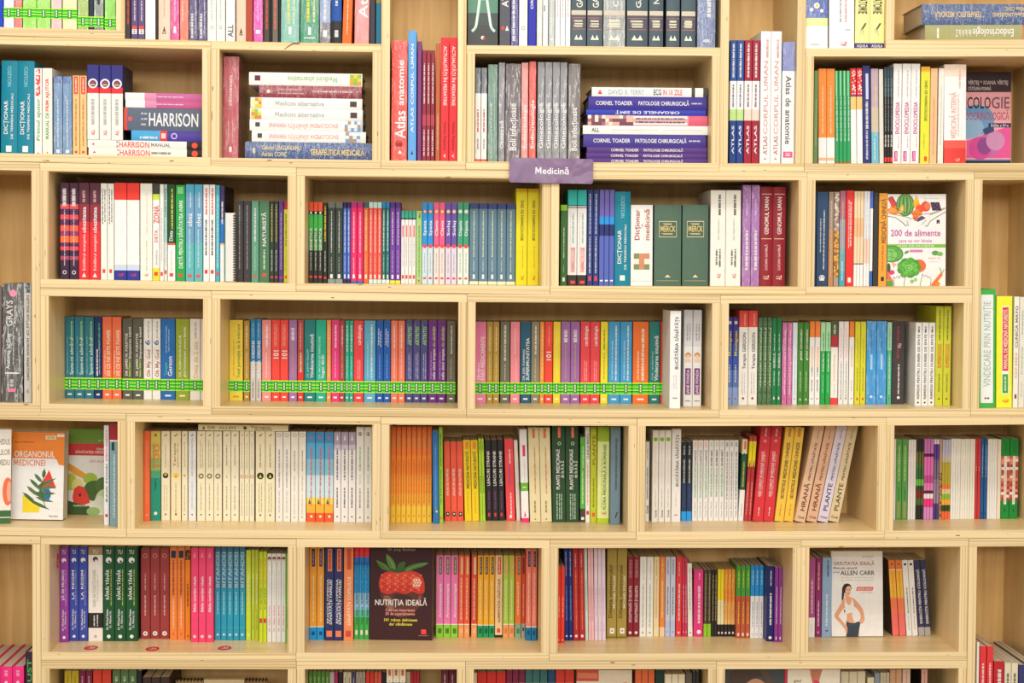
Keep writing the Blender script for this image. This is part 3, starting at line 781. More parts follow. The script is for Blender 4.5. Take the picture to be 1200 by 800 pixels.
# ================================================================ second row from the top
comp(1, 'beside the teal dictionary pair', 'books in the box with teal dictionaries', t=.05, dep=.17)
Zm(0, 0, 4)
b(1, 157, 285, 2, '0d7f99', 'u 43 79 fff 24 -20 DICȚIONAR;u 35 84 fff 13 18 DE TERMENI MEDICALI;u 6 28 8ec8d6 22 0 NICULESCU;r 91 97.5 eef 34 0', 'teal hardback dictionary with white lettering', k='h')
b(-160, -2, 300, 3, '1b6d86', '', 'plain dark teal book')
b(160, 197, 320, 1, 'f2efe8', 'p 1 32 d8383a,e87a70,f4efe8 60 0;u 35 84 5aa04a 46 0 Primul ajutor;t 97 99 c33 30 0', 'white first aid book with green lettering')
b(198, 246, 320, 1, 'e8e6dc', 'u 12 50 d8403a 34 0 PRIM AJUTOR;u 51 82 5a9a50 34 0 MANUAL DE;t 96 98 c33 20 0', 'cream manual with red and green lettering')
b(250, 338, 358, 2, '3f62a0 .09 6288b2', 'l 30 90 dfe8f2 16 0;r 93 97 dfe8f2 36 0', 'steel blue film-wrapped book', wrap=True)
b(340, 407, 355, 2, 'f2c084', 'r 1 23 e2493c 62 0;l 3 21 fbe0c4 26 0;u 30 88 c8803c 34 0 JURNAL MEDICAL;r 94 97 d8483a 40 0', 'peach paperback with red tab')
zA = L_(415, 950, 702, 742, 'ecebe6 .06 e6e4de .86 2a2626', 'h 27 54 e0525c 70 0 HARRISON;h 55 72 6a6a66 44 0 MEDICINA;r 25 26.5 999 80 0;o 93 93 e8503c 74 2;t 4 6 d44 40 0', 'white hardback with red capitals at the stack bottom')
zB = L_(410, 950, 664, 702, 'ecebe6 .06 e6e4de .86 2a2626', 'h 27 54 e0525c 70 0 HARRISON;h 55 72 6a6a66 44 0 MANUAL;r 25 26.5 999 80 0;o 93 93 e8503c 74 2;t 4 6 d44 40 0', 'white hardback with red capitals, second from the stack bottom', under=zA)
b(408, 577, 305, 3, '2e2f7c .30 e0303a .38 e8e4e0', 'q 25 25 f4f4f4 84 0;l 22.5 24 e8433a 50 0;l 25.5 27.5 e8c840 50 0;l 46 80 b8b4b0 34 0;u 87 94 e0443c 30 0 ALL', 'navy, red and white volume standing on lying books', base=zB, dep=.15, side='34344a')
zC = L_(615, 950, 614, 663, '44a0d4 .40 e0404a .50 4a3c98', 'l 12 36 e6f2fa 30 -20;o 60 60 c8c0f0 60 0;o 60 60 4a3c98 40 0;r 42 48 f4c8c0 50 0', 'sky blue, red and violet lying book', under=zB)
zC = L_(580, 950, 506, 612, 'd8453c .04 5a6478 .97 4a5468', 'h 31 95 f4f6f8 58 0 HARRISON;l 22 29 cdd4dc 10 24;l 22 29 cdd4dc 10 0;l 22 29 cdd4dc 10 -24;o 8 8 e0505a 20 0', 'thick slate grey lying hardback with huge white capitals', under=zC)
zC = L_(588, 950, 467, 503, 'efeae8 .25 d88cae .4 c05a8c', 'l 40 75 f4dce8 16 0', 'pink and white lying book under another', under=zC)
zC = L_(586, 950, 430, 465, 'efeae8 .25 d88cae .4 c4649a', 'l 40 75 f4dce8 16 0', 'pink and white lying book topping the stack', under=zC)

comp(1, 'in the white stack box', 'books in the short box with a lying stack', t=.06, dep=.2)
Zm(230, 0, 4)
b(117, 197, 265, 1, 'ac3f50', 'l 18 48 ecc8cc 22 0;l 62 84 e0a8ae 10 -14;l 62 84 e0a8ae 10 14;r 88 93 f0dce0 16 0', 'maroon film-wrapped hardback standing upright', k='h', wrap=True)
z = L_(228, 830, 661, 746, '2f4d88', 'l 6 8 d8d8b0 40 0;h 13 44 d8cc9a 24 18 Gabriel UNGUREANU;h 13 33 d8cc9a 24 -18 Adrian COVIC;h 51 93 e8cc70 32 -4 TERAPEUTICĂ MEDICALĂ', 'blue hardback with gold lettering, lowest in the stack', wrap=True)
z = L_(260, 795, 607, 660, 'efece6 .82 b8cce0 .95 efece6', 'v 15 76 e89a90 36 0 ENCICLOPEDIA SĂNĂTĂȚII FEMININE;r 5 9 4a4444 40 4;p 82 95 7a9ac8,cfdcec,a8907c,e8e4e0 90 0', 'white encyclopedia lying on the blue hardback', under=z)
z = L_(250, 780, 554, 606, 'efece6 .84 b8cce0', 'v 17 78 e89a90 36 0 ENCICLOPEDIA SĂNĂTĂȚII FEMININE;r 5 9 4a4444 40 4;p 84 98 7a9ac8,cfdcec,a8907c,e8e4e0 90 0', 'white encyclopedia lying on its twin', under=z)
z = L_(252, 780, 500, 553, 'f0eee8', 'h 22 66 a8b0ac 42 0 Medicini alternative;p 1 10 f0c84a,8ac04a,e8843c,f4e4b0 88 0;r 89 95 4a3a3c 50 0', 'white book with fruit print, lower of two', under=z)
z = L_(254, 778, 447, 499, 'f0eee8', 'h 22 66 a8b0ac 42 0 Medicini alternative;p 1 10 f0c84a,8ac04a,e8843c,f4e4b0 88 0;r 89 95 4a3a3c 50 0', 'white book with fruit print, upper of two', under=z)
z = L_(295, 775, 388, 446, '8c2a3c', 'l 18 42 d8a8ae 14 16;l 18 44 d8a8ae 14 -16;h 52 92 e6c4c8 22 4 BOLILE CARDIOVASCULARE;o 9 9 e8dcc0 30 0', 'maroon book lying under the topmost white one', under=z, wrap=True)
z = L_(247, 778, 325, 386, 'f0efe9', 'v 34 78 a0c08c 40 0 Medicini alternative;r 5 10 6a2a34 40 4;p 89 99 f0c83a,8ac04a,e8a43c,dcc860 84 0', 'white book topping the lying stack', under=z)

comp(1, 'in the red atlas box', 'books in the narrow box with the red atlas', t=.02, dep=.24)
Zm(440, 0, 3.81)
b(70, 141, 182, 1, 'e8392f', 'u 58 81 fff 66 6 Atlas;u 16 54 fff 40 8 anatomie;l 84 88 8c1c1c 60 0;t 91 94 fff 26 6', 'tall red anatomy atlas with white lettering', k='h', wrap=True)
b(145, 183, 137, 1, '62a2de', 'u 10 78 e8f4fc 34 0 ATLAS CORPUL UMAN;t 92 95 234 30 0', 'light blue atlas, tallest and thin,', k='h')
b(187, 206, 185, 1, '7d3a7a', '', 'thin purple book')
b(208, 265, 225, 3, '8c2f3d', 'l 12 48 f0dcdc 36 0;r 58 68 b04050 90 0;l 72 95 ecd0d4 40 0', 'thin crimson book with white lettering')
b(268, 289, 195, 1, 'b5603a', 'l 60 90 e0b49c 30 0', 'thin terracotta book')
b(290, 368, 168, 2, 'e2323c', 'd 7 55 f8dcd8 40 4 ACTUALITĂȚI ÎN PEDIATRIE;d 68 91 7a1822 30 6 Valeriu Popescu;u 94 97 f8dcd8 30 0 A', 'scarlet paediatrics volume with white lettering')

comp(1, 'above the purple sign', 'books in the box above the purple sign', t=.05, dep=.2)
b(444, 498, 303, 2, '5c6672 .27 f2efe9 .965 e0453c', 'u 44 68 d8453c 44 0 SINTEZE;l 75 86 888 30 0', 'white film-wrapped book with red lettering', wrap=True)
b(501, 546, 288, 1, '5f8578', 'l 40 96 c8dcd4 14 -16;l 20 90 a8c4b8 10 18', 'grey green film-wrapped book', wrap=True)
b(548, 578, 280, 1, '7c7c84', 'u 58 86 f0eee8 52 0 Obstetrică', 'slim grey film-wrapped obstetrics volume', wrap=True)
b(580, 648, 285, 1, '5f5259', 'u 40 88 f2f0ea 40 0 Boli infecțioase', 'thick taupe volume crumpled in film', wrap=True, k='h')
b(650, 682, 280, 1, 'd98a86', 'u 42 86 fbecea 50 0 Endocrinologie', 'dusty pink film-wrapped volume', wrap=True)
b(684, 717, 275, 1, 'd6453c', 'u 38 86 fbecea 48 0 Endocrinologie', 'red film-wrapped volume', wrap=True)
b(722, 856, 278, 4, '7c7d84', 'u 40 86 f2f0ea 52 0 Ginecologie', 'pale grey volume crumpled in film', wrap=True)
b(860, 914, 285, 1, '6e6769', 'u 44 88 f2f0ea 44 0 Boli infecțioase', 'thick mouse grey volume crumpled in film', wrap=True, k='h')
Zm(670, 0, 3.81)
TO = 'h 14 46 f4f0fa 30 0 CORNEL TOADER;h 50 91 f4f0fa 30 0 PATOLOGIE CHIRURGICALĂ'
ST['dep'] = .24
z = L_(68, 604, 712, 736, '50337f', 'h 20 43 f4f0fa 46 0 CORNEL TOADER;h 47 80 f4f0fa 44 0 PATOLOGIE CHIRURGICALĂ', 'thin purple surgery volume, lowest of three lying')
z = L_(66, 602, 686, 711, '50337f', 'h 20 43 f4f0fa 46 0 CORNEL TOADER;h 47 80 f4f0fa 44 0 PATOLOGIE CHIRURGICALĂ', 'thin purple surgery volume, middle of three lying', under=z)
z = L_(68, 604, 658, 685, '54367f', 'h 20 43 f4f0fa 46 0 CORNEL TOADER;h 47 80 f4f0fa 44 0 PATOLOGIE CHIRURGICALĂ', 'thin purple surgery volume, upper of three lying', under=z)
z = L_(52, 600, 598, 656, '453a8e', 'h 8 38 f4f0fa 30 0 CORNEL TOADER;h 42 84 f4f0fa 30 0 PATOLOGIE CHIRURGICALĂ;l 86 95 d8d0f0 16 0', 'thick indigo surgery volume lying on three thin ones', under=z)
z = L_(50, 610, 556, 596, 'e9e7e2', 'h 7 13 3a3634 46 0 ALL;l 24 60 d0ccc4 18 0;l 64 96 e4c0b8 12 0', 'white book lying between patterned and indigo ones', under=z)
z = L_(72, 607, 507, 554, 'c98ea0 .38 d8a0a8 .84 d8607c', 'p 0 38 7a4a5a,d8b0a0,f0dcc8,a86a80 100 0;r 38 83 f0ece8 84 0;l 40 81 444 20 18;l 40 81 444 20 -18', 'multicoloured lying book with white title panel', under=z)
z = L_(65, 600, 481, 506, '2f3fae', 'v 24 78 f0f0fa 50 0 ORGANELE DE SIMȚ', 'thin bright blue lying book lettered upside down', under=z)
z = L_(75, 603, 419, 479, '3d3490', 'h 6 37 f4f0fa 30 0 CORNEL TOADER;h 42 85 f4f0fa 30 0 PATOLOGIE CHIRURGICALĂ;l 87 96 d8d0f0 14 0', 'indigo surgery volume lying second from the stack top', under=z)
z = L_(90, 608, 375, 417, 'f0efea .86 4a4644 .89 f0efea .96 4a4644', 'h 14 45 a8b8b8 52 0 DAVID R. FERRY;h 53 60 3a3634 62 0 ECG;h 61 78 e0505c 58 0 IN 10 ZILE;t 5 9 d8404a 50 0', 'white cardiogram book topping the lying stack', under=z)

comp(1, 'in the white volumes box', 'books in the narrow box with white volumes', t=.02, dep=.24)
Zm(840, 0, 3.81)
b(57, 120, 180, 2, '2d4f93 .33 eae6e8 .56 b7d68a .65 1f3f86', 'd 3 30 fff 44 0 OMULUI;l 36 54 557 30 0;u 69 92 e8ecfa 34 0 ATLAS', 'blue, white and lime banded atlas')
b(122, 191, 180, 2, '9c2339 .33 efe6e6 .56 f0cdbd .65 9c1f35', 'd 3 30 fff 44 0 OMULUI;l 36 54 855 30 0;u 69 92 f8e4e4 34 0 ATLAS', 'wine red, white and peach banded atlas')
b(194, 288, 140, 2, 'f3efef', 'u 22 78 d09a9c 40 0 CORPUL UMAN;u 79 93 b46a70 40 0 ATLAS;l 6 20 dca8a8 30 12;t 95 97 c88 30 0', 'thick white anatomy volume with pale red capitals', k='h')
b(290, 352, 187, 1, '7079b4 .24 f0eef0', 'd 28 84 4a4648 44 0 Atlas de anatomie;r 90 95 ee5a84 74 0;l 91.5 93.5 fbd8e4 50 0', 'white atlas with lilac top and pink label', wrap=True)

comp(1, 'in the box with the circles cover', 'books in the box with the circles cover', t=.05, dep=.18)
Zm(940, 60, 5.714)
b(77, 106, 130, 1, '6b8a55', 'l 30 80 a8bc94 26 0', 'narrow sage green book')
b(112, 224, 118, 2, 'f58a3c .72 f3f0ee', 'u 18 68 fbe0c4 18 0 MEDICINA MUNCII;r 93 96 f0b088 100 0', 'orange paperback with white foot', lean=-8)
b(226, 330, 132, 4, '2c9a5c', 'r 0 27 9ad0a8 34 -10;l 28 75 dceee0 30 0;r 97 99 a85a3c 70 0', 'thin green paperback with pale stripe', lean=-12)
b(331, 411, 115, 2, 'd9333a .28 5a3a80 .295 f6c078 .43 f4f0ea', 'p 2 27 f4d8d0,d9333a,c82a32 60 10;t 95.5 96.8 c44 14 0', 'white paperback with red and amber top', lean=-14)
b(413, 467, 98, 1, '2f3474', 'r 8 34 c8cce4 34 8;l 36 64 e0e2f0 40 4;l 66 95 d0d4ea 34 0', 'dark blue paperback with white pattern', lean=-16)
b(469, 520, 118, 1, 'b9a3b0 .4 c4b8a8 .66 6fb3c8', 'l 18 70 e0d490 24 8;l 74 96 d8ecf2 20 -8', 'mauve and pale blue paperback', lean=-14)
b(522, 552, 122, 1, 'd8d4cc', '', 'plain light grey paperback', lean=-14)
b(553, 610, 108, 3, '3a4a52 .3 2a2624', 'l 12 66 a8b4b8 24 0;l 70 82 d8d4d0 60 0;r 93 97.5 e0382e 84 0', 'thin black paperback with red label', lean=-10)
Zm(1010, 0, 3.81)
b(138, 258, 285, 3, 'f2eff0', 'u 38 70 c0398c 46 2 ENCICLOPEDIA;l 6 34 c8b8c4 20 8;l 72 84 dca8c8 14 18;r 87 97 c8369a 40 -10;u 88 96 fff 26 -10 Corint', 'white encyclopedia with magenta lettering')
b(261, 303, 298, 1, 'f8b23a .05 dcdc3c', 'd 14 56 6a6a2a 30 6 GHID DE FARMACOLOGIE;l 68 84 b4b440 14 -10;r 92 97 e0503a 32 10', 'lime yellow guide')
b(304, 337, 305, 1, 'f5b98c', 'l 30 90 dc9868 20 0', 'pale orange paperback')
b(340, 366, 305, 1, 'e6e2da', 'l 20 80 c8c0b8 20 0', 'light stone grey paperback')
b(369, 468, 288, 1, 'f4d4c4 .12 f2ece8 .76 ee5a50 .84 d8403c', 'u 28 74 d8a898 24 -8 MEDICINĂ INTERNĂ;l 30 72 e4c4b8 8 14;l 6 24 f0b8a4 10 20;u 94 97 f4c8c0 20 10 ALL', 'thick white and coral internal medicine book', dep=.165, k='h')
face(404, 667, 322, [('r', 0, 0, 1, .21, '3a2e34'), ('t', .27, .09, .95, .13, 'd8ccd0', 'VÎRTEJ * IOANA VÎRTEJ'), ('t', .27, .155, .66, .19, 'd8ccd0', 'CĂTĂLINA POIANĂ'),
     ('r', 0, .21, 1, .93, 'e8a8b4'), ('e', .42, .5, .30, .16, '6a9ac8'), ('e', .30, .58, .24, .12, '8ab0d4'), ('p', [(.25, .72), (1, .56), (1, .9), (.25, .9)], 'e05aa0'),
     ('e', .62, .77, .20, .13, 'c46ab0'), ('e', .48, .80, .19, .12, 'd04a9a'), ('e', .55, .775, .12, .09, '8a4a90'), ('e', .74, .72, .16, .1, 'c890c0'),
     ('p', [(.52, .60), (.7, .55), (.72, .62), (.56, .66)], '3a4a78'), ('r', .62, .535, 1, .58, '2c3058'), ('t', .66, .543, .96, .572, 'd8dcea', 'Ediția a IV-a'),
     ('t', .02, .26, .66, .38, '2a2028', 'ONCOLOGIE'[:6]), ('t', .66, .26, .98, .38, '7a5a68', 'GIE'), ('t', .10, .42, .97, .50, 'a8506a', 'ENDOCRINOLOGICĂ'),
     ('r', 0, .93, 1, 1, '2c2630'), ('r', 0, .915, 1, .93, '5a80b8')],
     '=book showing its cover of overlapping pink and blue circles', cover='e8b0bc', t=.222, thick=.03)
# ================================================================ third row
comp(2, 'in the box of the tricolour pair', 'books in the box with the red, white and blue pair', t=.07, dep=.17)
Zm(0, 190, 5)
ALLR = 'r 91 95 d8323a 40 0'
b(352, 460, 122, 2, '4a2840 .22 d8505a .27 4a2850 .33 d8505a .38 502a5a .44 e8604c .5 8a3a6a .55 f0703c .62 5a2a5a .66 d8505a .7 3a2448 .76 a84a68 .8 3a2440', 'u 6 24 f4e4ec 64 0 Rețete;l 28 86 f0d0d8 12 0;q 93 93 f4e4ec 44 0', 'plum paperback with pink and orange stripes')
b(461, 588, 122, 2, '56283a .22 8c2a38 .40 cf2e38 .5 e23038', 'u 25 52 fff 38 0 obezitatea;u 53 91 f6d0d0 26 0 Echilibrul energetic;l 8 20 d0a0a0 34 0;t 93 97.5 fff 40 0', 'dark maroon to red paperback with white lettering')
b(589, 668, 125, 2, 'ecebe0', 'd 6 42 4a4844 26 -18 RAW;l 6 40 5a5650 20 18;r 89 93 d8443c 44 0', 'slim ivory paperback with dark lettering')
b(669, 818, 122, 2, 'e8392e .175 ecebee .84 c3cfe6 .9 2a3596', 'u 93 96 e8403c 44 0 ALL', 'white paperback with red head and blue foot')
b(820, 893, 125, 1, 'ece6dc', 'l 10 52 e8c0b4 10 6;l 58 90 c8c0b4 12 4;u 93 96 d8443c 30 0 ALL', 'cream paperback with faint red lettering')
b(894, 935, 125, 1, '3c3c38 .11 c4dc4a .17 efece6 .87 f2d83a', 'u 23 41 e0453a 80 6 ZONA;u 48 61 d8604a 46 2 DIETA;l 68 84 b8b4ac 30 10;r 91 95 d8443c 54 0', 'white paperback with dark head and yellow foot')
b(936, 960, 130, 1, 'e8e8e4', 'l 25 80 c0bcb4 30 0;r 91 95 d8443c 60 0', 'thin white paperback with red logo')
b(961, 980, 130, 1, 'a8cac8 .6 d8dcd8', 'u 4 34 3a4444 50 0 CLINICA MAYO;l 40 84 9ac0c4 30 0;r 89 93 c8443c 60 0', 'thin pale aqua paperback with dark capitals')
Zm(190, 190, 5)
b(31, 78, 130, 1, '1f4a24 .61 ef5a4a .63 f0ece8', 'u 5 46 d8dc50 34 10 reduce colesterolul;u 48 59 fff 46 -6 Dieta;l 68 90 e8b0a8 14 0;r 92 95.5 d8443c 50 0', 'dark green and white paperback with red line')
b(79, 136, 135, 1, '1fa04a', 'u 16 87 f4faf0 40 6 DIETĂ PENTRU SĂNĂTATEA INIMII;r 2 9 7ad08a 62 0;o 94 94 e0443c 44 0', 'bright green diet paperback with white capitals')
b(137, 238, 130, 2, '4fa8cc .1 6a9cc0 .6 5fb0b8', 'u 30 44 e8f2f4 54 0 obez;u 46 86 b8dce4 28 0 Nu mai vreau să fiu;l 8 24 d8ecf2 18 10;r 93 96 d8505a 50 0', 'blue and aqua paperback with pale lettering')
b(240, 312, 132, 2, 'f2eeea', 'u 4 31 d8443c 44 4 ANATOMIA FITNESS;u 36 73 3a3634 44 0 EAT RIGHT FOR YOU;r 88 92 d8343c 50 0', 'white paperback with red and black capitals')
b(313, 338, 135, 1, '4aa9bd', 'l 10 86 d0ecf0 30 0;r 90 94 c8505a 60 0', 'thin turquoise paperback')
b(339, 366, 138, 1, '3a3060 .35 2a70b8 .6 f0b890 .62 f0ece6', 'u 16 40 e8e4f4 54 0 Nu pierde', 'violet, blue and white book with black sides', side='2a2430', dep=.21)
b(431, 521, 228, 2, '3c3a3c', 'u 6 84 b8b4b0 16 0 CEAIURI MEDICINALE DE CASA;t 91 94 a8343a 20 0', 'charcoal paperback with fine pale lettering', t=.1)
b(522, 567, 228, 1, '5f9a80', 'u 9 50 eaf4ee 34 0 GHIDUL PLANTELOR;l 56 86 b8d8c8 14 0;r 91 94 d8504a 40 0', 'jade green paperback', t=.1)
b(568, 629, 228, 1, '4a7a58', 'u 14 56 f2f4ea 36 0 NATURISTĂ;u 60 84 dce8d8 26 0 Cartea Plantelor;r 89 93 d8504a 40 0', 'fern green paperback with white lettering', t=.1)
b(630, 682, 228, 2, '2f3c38', 'u 4 50 c8b04a 46 0 SECRETELE;l 60 86 a8b0a8 36 0;r 92 95 c8403a 60 0', 'thin black green paperback with gold lettering', t=.1)
b(683, 711, 230, 1, '5a3f8c', 'l 14 84 c8b8e4 26 0;r 93 95 d0404a 60 0', 'thin violet paperback', t=.1)
b(712, 738, 230, 1, 'c03040 .1 d8d83a', 'l 16 55 6a6a2a 34 0;l 60 86 a8a83a 18 0;r 91 95 d8443c 40 0', 'mustard yellow paperback with red head', t=.1)

comp(2, 'in the tall yellow pair box', 'books in the box with the tall yellow pair', t=.13, dep=.14)
Zm(350, 190, 5)
W8 = ';r 89 94 f4f4f4 36 0'
b(58, 141, 235, 3, 'f25a34 .11 2a2a2a .15 3fae4a .35 3a8a44 .6 2e3330', 'o 13 13 e8e8e0 50 0;u 32 60 f4f8f0 52 0 GENETICA;u 62 84 b8c0b8 34 0 Tratamente;r 91 94 d8443c 60 0', 'black and green paperback with orange head')
b(142, 168, 238, 1, '2a2c28', 'u 4 48 e0c83a 54 0 SECRETELE;l 60 86 a8a8a0 36 0;r 92 95 c8403a 60 0', 'thin black paperback with yellow lettering')
b(170, 259, 235, 2, '6a706c .07 33403a .95 8c9c98', 'u 11 62 d8e0da 20 0 TERAPIE;l 68 86 b0bab4 14 0' + W8, 'blackish green paperback with grey head')
b(260, 304, 235, 2, '2a2060 .07 4066c0 .95 3a2a50', 'l 10 62 d8e2f8 34 0;l 66 86 b8c8f0 24 0' + W8, 'slim medium blue paperback')
b(305, 378, 235, 2, 'b02878 .07 e8286a .97 3a6ab0', 'u 12 62 fbdce8 26 0 DIABETUL;l 68 88 fbc0d4 20 0' + W8, 'crimson pink paperback with purple head')
b(380, 409, 235, 1, '3a5a60 .07 d96a3a', 'l 10 60 f8d8c4 24 0;l 64 86 f0c0a4 18 0' + W8, 'burnt orange paperback with dark head')
b(410, 486, 235, 3, 'b8dcd8 .07 f05a4e .95 c8e4e0', 'l 10 62 fce0dc 26 0;l 66 86 f8c4bc 20 0' + W8, 'coral paperback with pale aqua head')
b(487, 533, 235, 2, '1f80c0 .07 1f6a68 .95 d8e8d8', 'l 10 60 d4ece8 36 0;l 64 86 a8d0cc 24 0' + W8, 'slim dark teal paperback with blue head')
b(534, 598, 235, 2, '4a2a80 .07 6f3fa0 .96 e8e03a', 'u 12 52 e8dcf8 28 0 MIGRENA;l 60 86 c8b0e4 18 0' + W8, 'violet paperback with yellow foot')
b(600, 686, 285, 4, '3fa890 .10 2a4040 .12 f0ece6', 'r 20 36 e0685c 40 0;l 38 76 a8a49c 22 0;r 88 93 d8443c 60 0', 'thin white paperback with green head and red logo')
b(687, 722, 285, 1, 'a5cc82', 'l 20 90 7aa05a 30 4;r 94 97 d8643c 40 0;t 1 10 5a8a4a 40 10', 'leaf green paperback')
Zm(480, 190, 5)
for xa_, xb_, ca, cb_, cc, tx, ds in ((72, 138, '2a90d8', 'c8dcec', 'd8703c', 'Spata', 'sky blue and white series paperback with red dot'),
        (140, 207, 'ee5f8a', 'f4d8d4', 'f0a850', 'Clavis', 'pink and white series paperback with red dot'),
        (209, 277, '6a52a8', 'd8cfe4', 'f4b8a0', 'Solaj', 'purple and white series paperback with red dot'),
        (279, 348, '3f9a7a', 'dce8de', 'f0ece8', 'Dijatis', 'green and white series paperback with red dot')):
    b(xa_, xb_, 237, 2, ca + ' .54 ' + cb_, 'u 22 41 fff 50 0 %s;o 11 11 %s 70 0;o 11 11 f4e8d0 36 0;o 53.5 53.5 ea4a50 74 0;l 62 86 a8a8b0 18 0;r 91.5 94 d84a50 50 0' % (tx, cc), ds)
b(350, 620, 242, 5, '34407a .07 5f8096 .96 f0e4c0', 'l 10 66 dce4b8 16 0;l 70 84 c4d0d8 14 0;r 87.5 93 f0f0f0 24 0', 'grey blue series paperback with navy head')
b(622, 758, 155, 2, 'f4c828 .04 f2dc1e', 'd 12 54 5a5418 24 4 GHID DE FARMACOLOGIE;l 60 82 b8a828 8 10;u 90 95 e0502c 26 6 ALL', 'tall bright yellow pharmacology guide', dep=.2)

comp(2, 'in the green manuals box', 'books in the box with two dark green manuals', t=.09, dep=.17)
Zm(640, 180, 4.706)
b(78, 116, 283, 1, '8cc63a .07 3a6a34', 'l 28 66 c8dcb8 20 0;l 75 84 a8c49c 14 0;r 90 95 f0f0ea 34 0', 'forest green paperback with lime head')
b(118, 223, 200, 2, '2ab5b0 .16 2a3030 .17 f4f4ee .18 2a3030 .19 f4f0e6 .89 3a302c', 'u 60 86 d8434c 44 8 FARMACOLOGIE;l 24 56 88b8b8 22 8;l 24 84 d0c8b8 8 -22;r 95 98 e0504a 50 6', 'white pharmacology paperback with turquoise head and brown foot')
b(225, 291, 200, 2, '2a3a7c', 'u 5 46 c8d4ec 34 0 Terapia naturală;u 49 87 dce4f4 34 0 Medicina internă;r 90 95 d8443c 44 0', 'dark blue paperback with dense white lettering')
b(292, 376, 200, 3, '6a62b0 .28 2a90dc .36 27306e .48 5566b8', 'r 94 95.5 e8ecf8 60 0', 'periwinkle paperback with blue and navy band')
b(378, 466, 210, 1, '0d7f99', 'u 41 77 fff 24 -20 DICȚIONAR;u 35 83 fff 13 18 DE TERMENI MEDICALI;u 5 28 8ec8d6 22 0 NICULESCU;r 89 94.5 eef 32 0', 'teal hardback dictionary with white lettering', k='h')
b(467, 589, 283, 1, 'f0eeee', 'u 6 44 a8523c 22 -22 Dicționar;u 5 44 b8604a 22 24 medicină;u 24 27 c89a80 10 2 de;p 60 80 c88a6a,8a5a4a,d8c0b0,7a8a5a,e8ddd4 72 0;r 94 94.6 ccc 90 0', 'white medical dictionary with brown lettering and photo', k='h')
MK = 'r 20 40 c8c09a 66 0;r 21 39 4a6152 62 0;u 0 0 fff 1 0;l 23 24.5 d8cc9a 40 0;h 26 33 e0c878 56 0 MERCK;l 35 36.5 d8cc9a 50 0;t 86 89.5 d8d0b0 22 0;r 93.5 94 b8b08a 84 0'
b(596, 746, 283, 1, '4f6a5a', MK.replace('u 0 0 fff 1 0;', ''), 'thick dark green manual with gold frame', k='h')
Zm(780, 190, 5)
b(98, 251, 250, 1, '4f6a5a', MK.replace('u 0 0 fff 1 0;', ''), 'thick dark green manual with gold frame', k='h')
b(262, 442, 165, 2, 'e8e6de', 'd 5 26 4a4642 26 10 RESTAURATIVĂ;l 30 52 c8c4bc 12 4;d 62 78 4a4642 18 -8 Dan L. Ionescu;d 62 80 4a4642 18 14 Elena O. Preda;u 87 92 e0445a 24 6 ALL', 'ivory paperback with upright dark lettering', dep=.22)
b(447, 551, 135, 2, '9a62a8', 'u 45 84 f6e8f4 46 6 Tratatul bolilor;l 14 30 d8b4e0 24 0', 'purple film-wrapped book with white lettering', wrap=True)
b(553, 703, 145, 2, '8c2230', 'u 10 48 f4dcd8 32 0 GENOMUL UMAN;r 7 7.6 e8c8b0 80 0;r 52 52.6 e8c8b0 80 0;u 58 84 e8c0bc 20 0 LUCIAN GAVRILĂ;u 89 93.5 f0d0b8 44 0 ALL', 'dark red genome hardback with white lettering', k='h')

comp(2, 'in the vegetable cover box', 'books in the short box with the vegetable cover', t=.06, dep=.17)
Zm(930, 190, 4.444)
b(98, 118, 157, 1, '27405f', '', 'thin midnight blue paperback')
b(119, 180, 155, 1, '2f4a6e', 'u 20 82 e8ecf0 16 14 MANUAL DE TERAPIE;u 28 64 c8d4dc 14 -16 Pavel Chirilă;t 88 94 e8ecf0 44 0;q 91 91 e8ecf0 50 0', 'navy blue paperback with white boat emblem')
b(181, 208, 155, 1, '9a8878 .4 b8885a', 'l 10 90 d0bca8 30 0', 'mottled tan paperback')
b(209, 237, 155, 1, 'a89684', 'p 2 40 8a7a70,d8ccc0,b09880 90 0;p 42 90 e0b04a,c8843a,8a5a3a 90 0', 'patterned brown and amber paperback')
b(238, 270, 150, 1, 'a86a80 .30 9a98a8 .6 6aa4ae .85 4aa0b4', 'l 12 66 d8c890 20 0;l 74 94 dceef0 26 0', 'rose and turquoise paperback')
b(271, 313, 148, 1, 'e0342e', 'u 12 58 f8d8d0 30 10 CELE MAI BUNE;l 10 60 f8d8d0 14 -14;r 91 96 f4e4e0 40 0', 'thin bright red paperback')
b(314, 364, 152, 3, 'f2d0aa .28 f0b88a .48 f2cfac .76 f0ece6', 'r 76 77 5a5048 100 0', 'very thin peach and white booklet', k='b')
b(365, 396, 152, 2, 'e4e4ee .5 f0c8b4 .76 f0ece8', 'l 6 50 c0c4d8 30 0', 'thin pearl booklet with peach band', k='b')
b(397, 412, 152, 1, '4a6ac0 .18 e8ecf4 .84 3a66b8', '', 'thin white booklet with blue ends', k='b')
b(414, 441, 160, 1, '3a3634', '', 'narrow black paperback')
b(442, 487, 162, 1, 'f0a03c', 'u 6 54 7a4a1c 52 6 MEDICINĂ CHINEZĂ;u 56 84 c87a2c 32 0 Introducere;r 90 94.5 3a2a2a 36 0', 'amber orange paperback on Chinese medicine')
def leaf(cx, cy, L, W, ang, col):
    c_, s_ = math.cos(ang), math.sin(ang)
    P = [(-.5, 0), (-.25, .38), (.1, .42), (.5, 0), (.1, -.42), (-.25, -.38)]
    return ('p', [(cx + (u*L*c_ - v*W*s_), cy - (u*L*s_ + v*W*c_) * .68) for u, v in P], col)
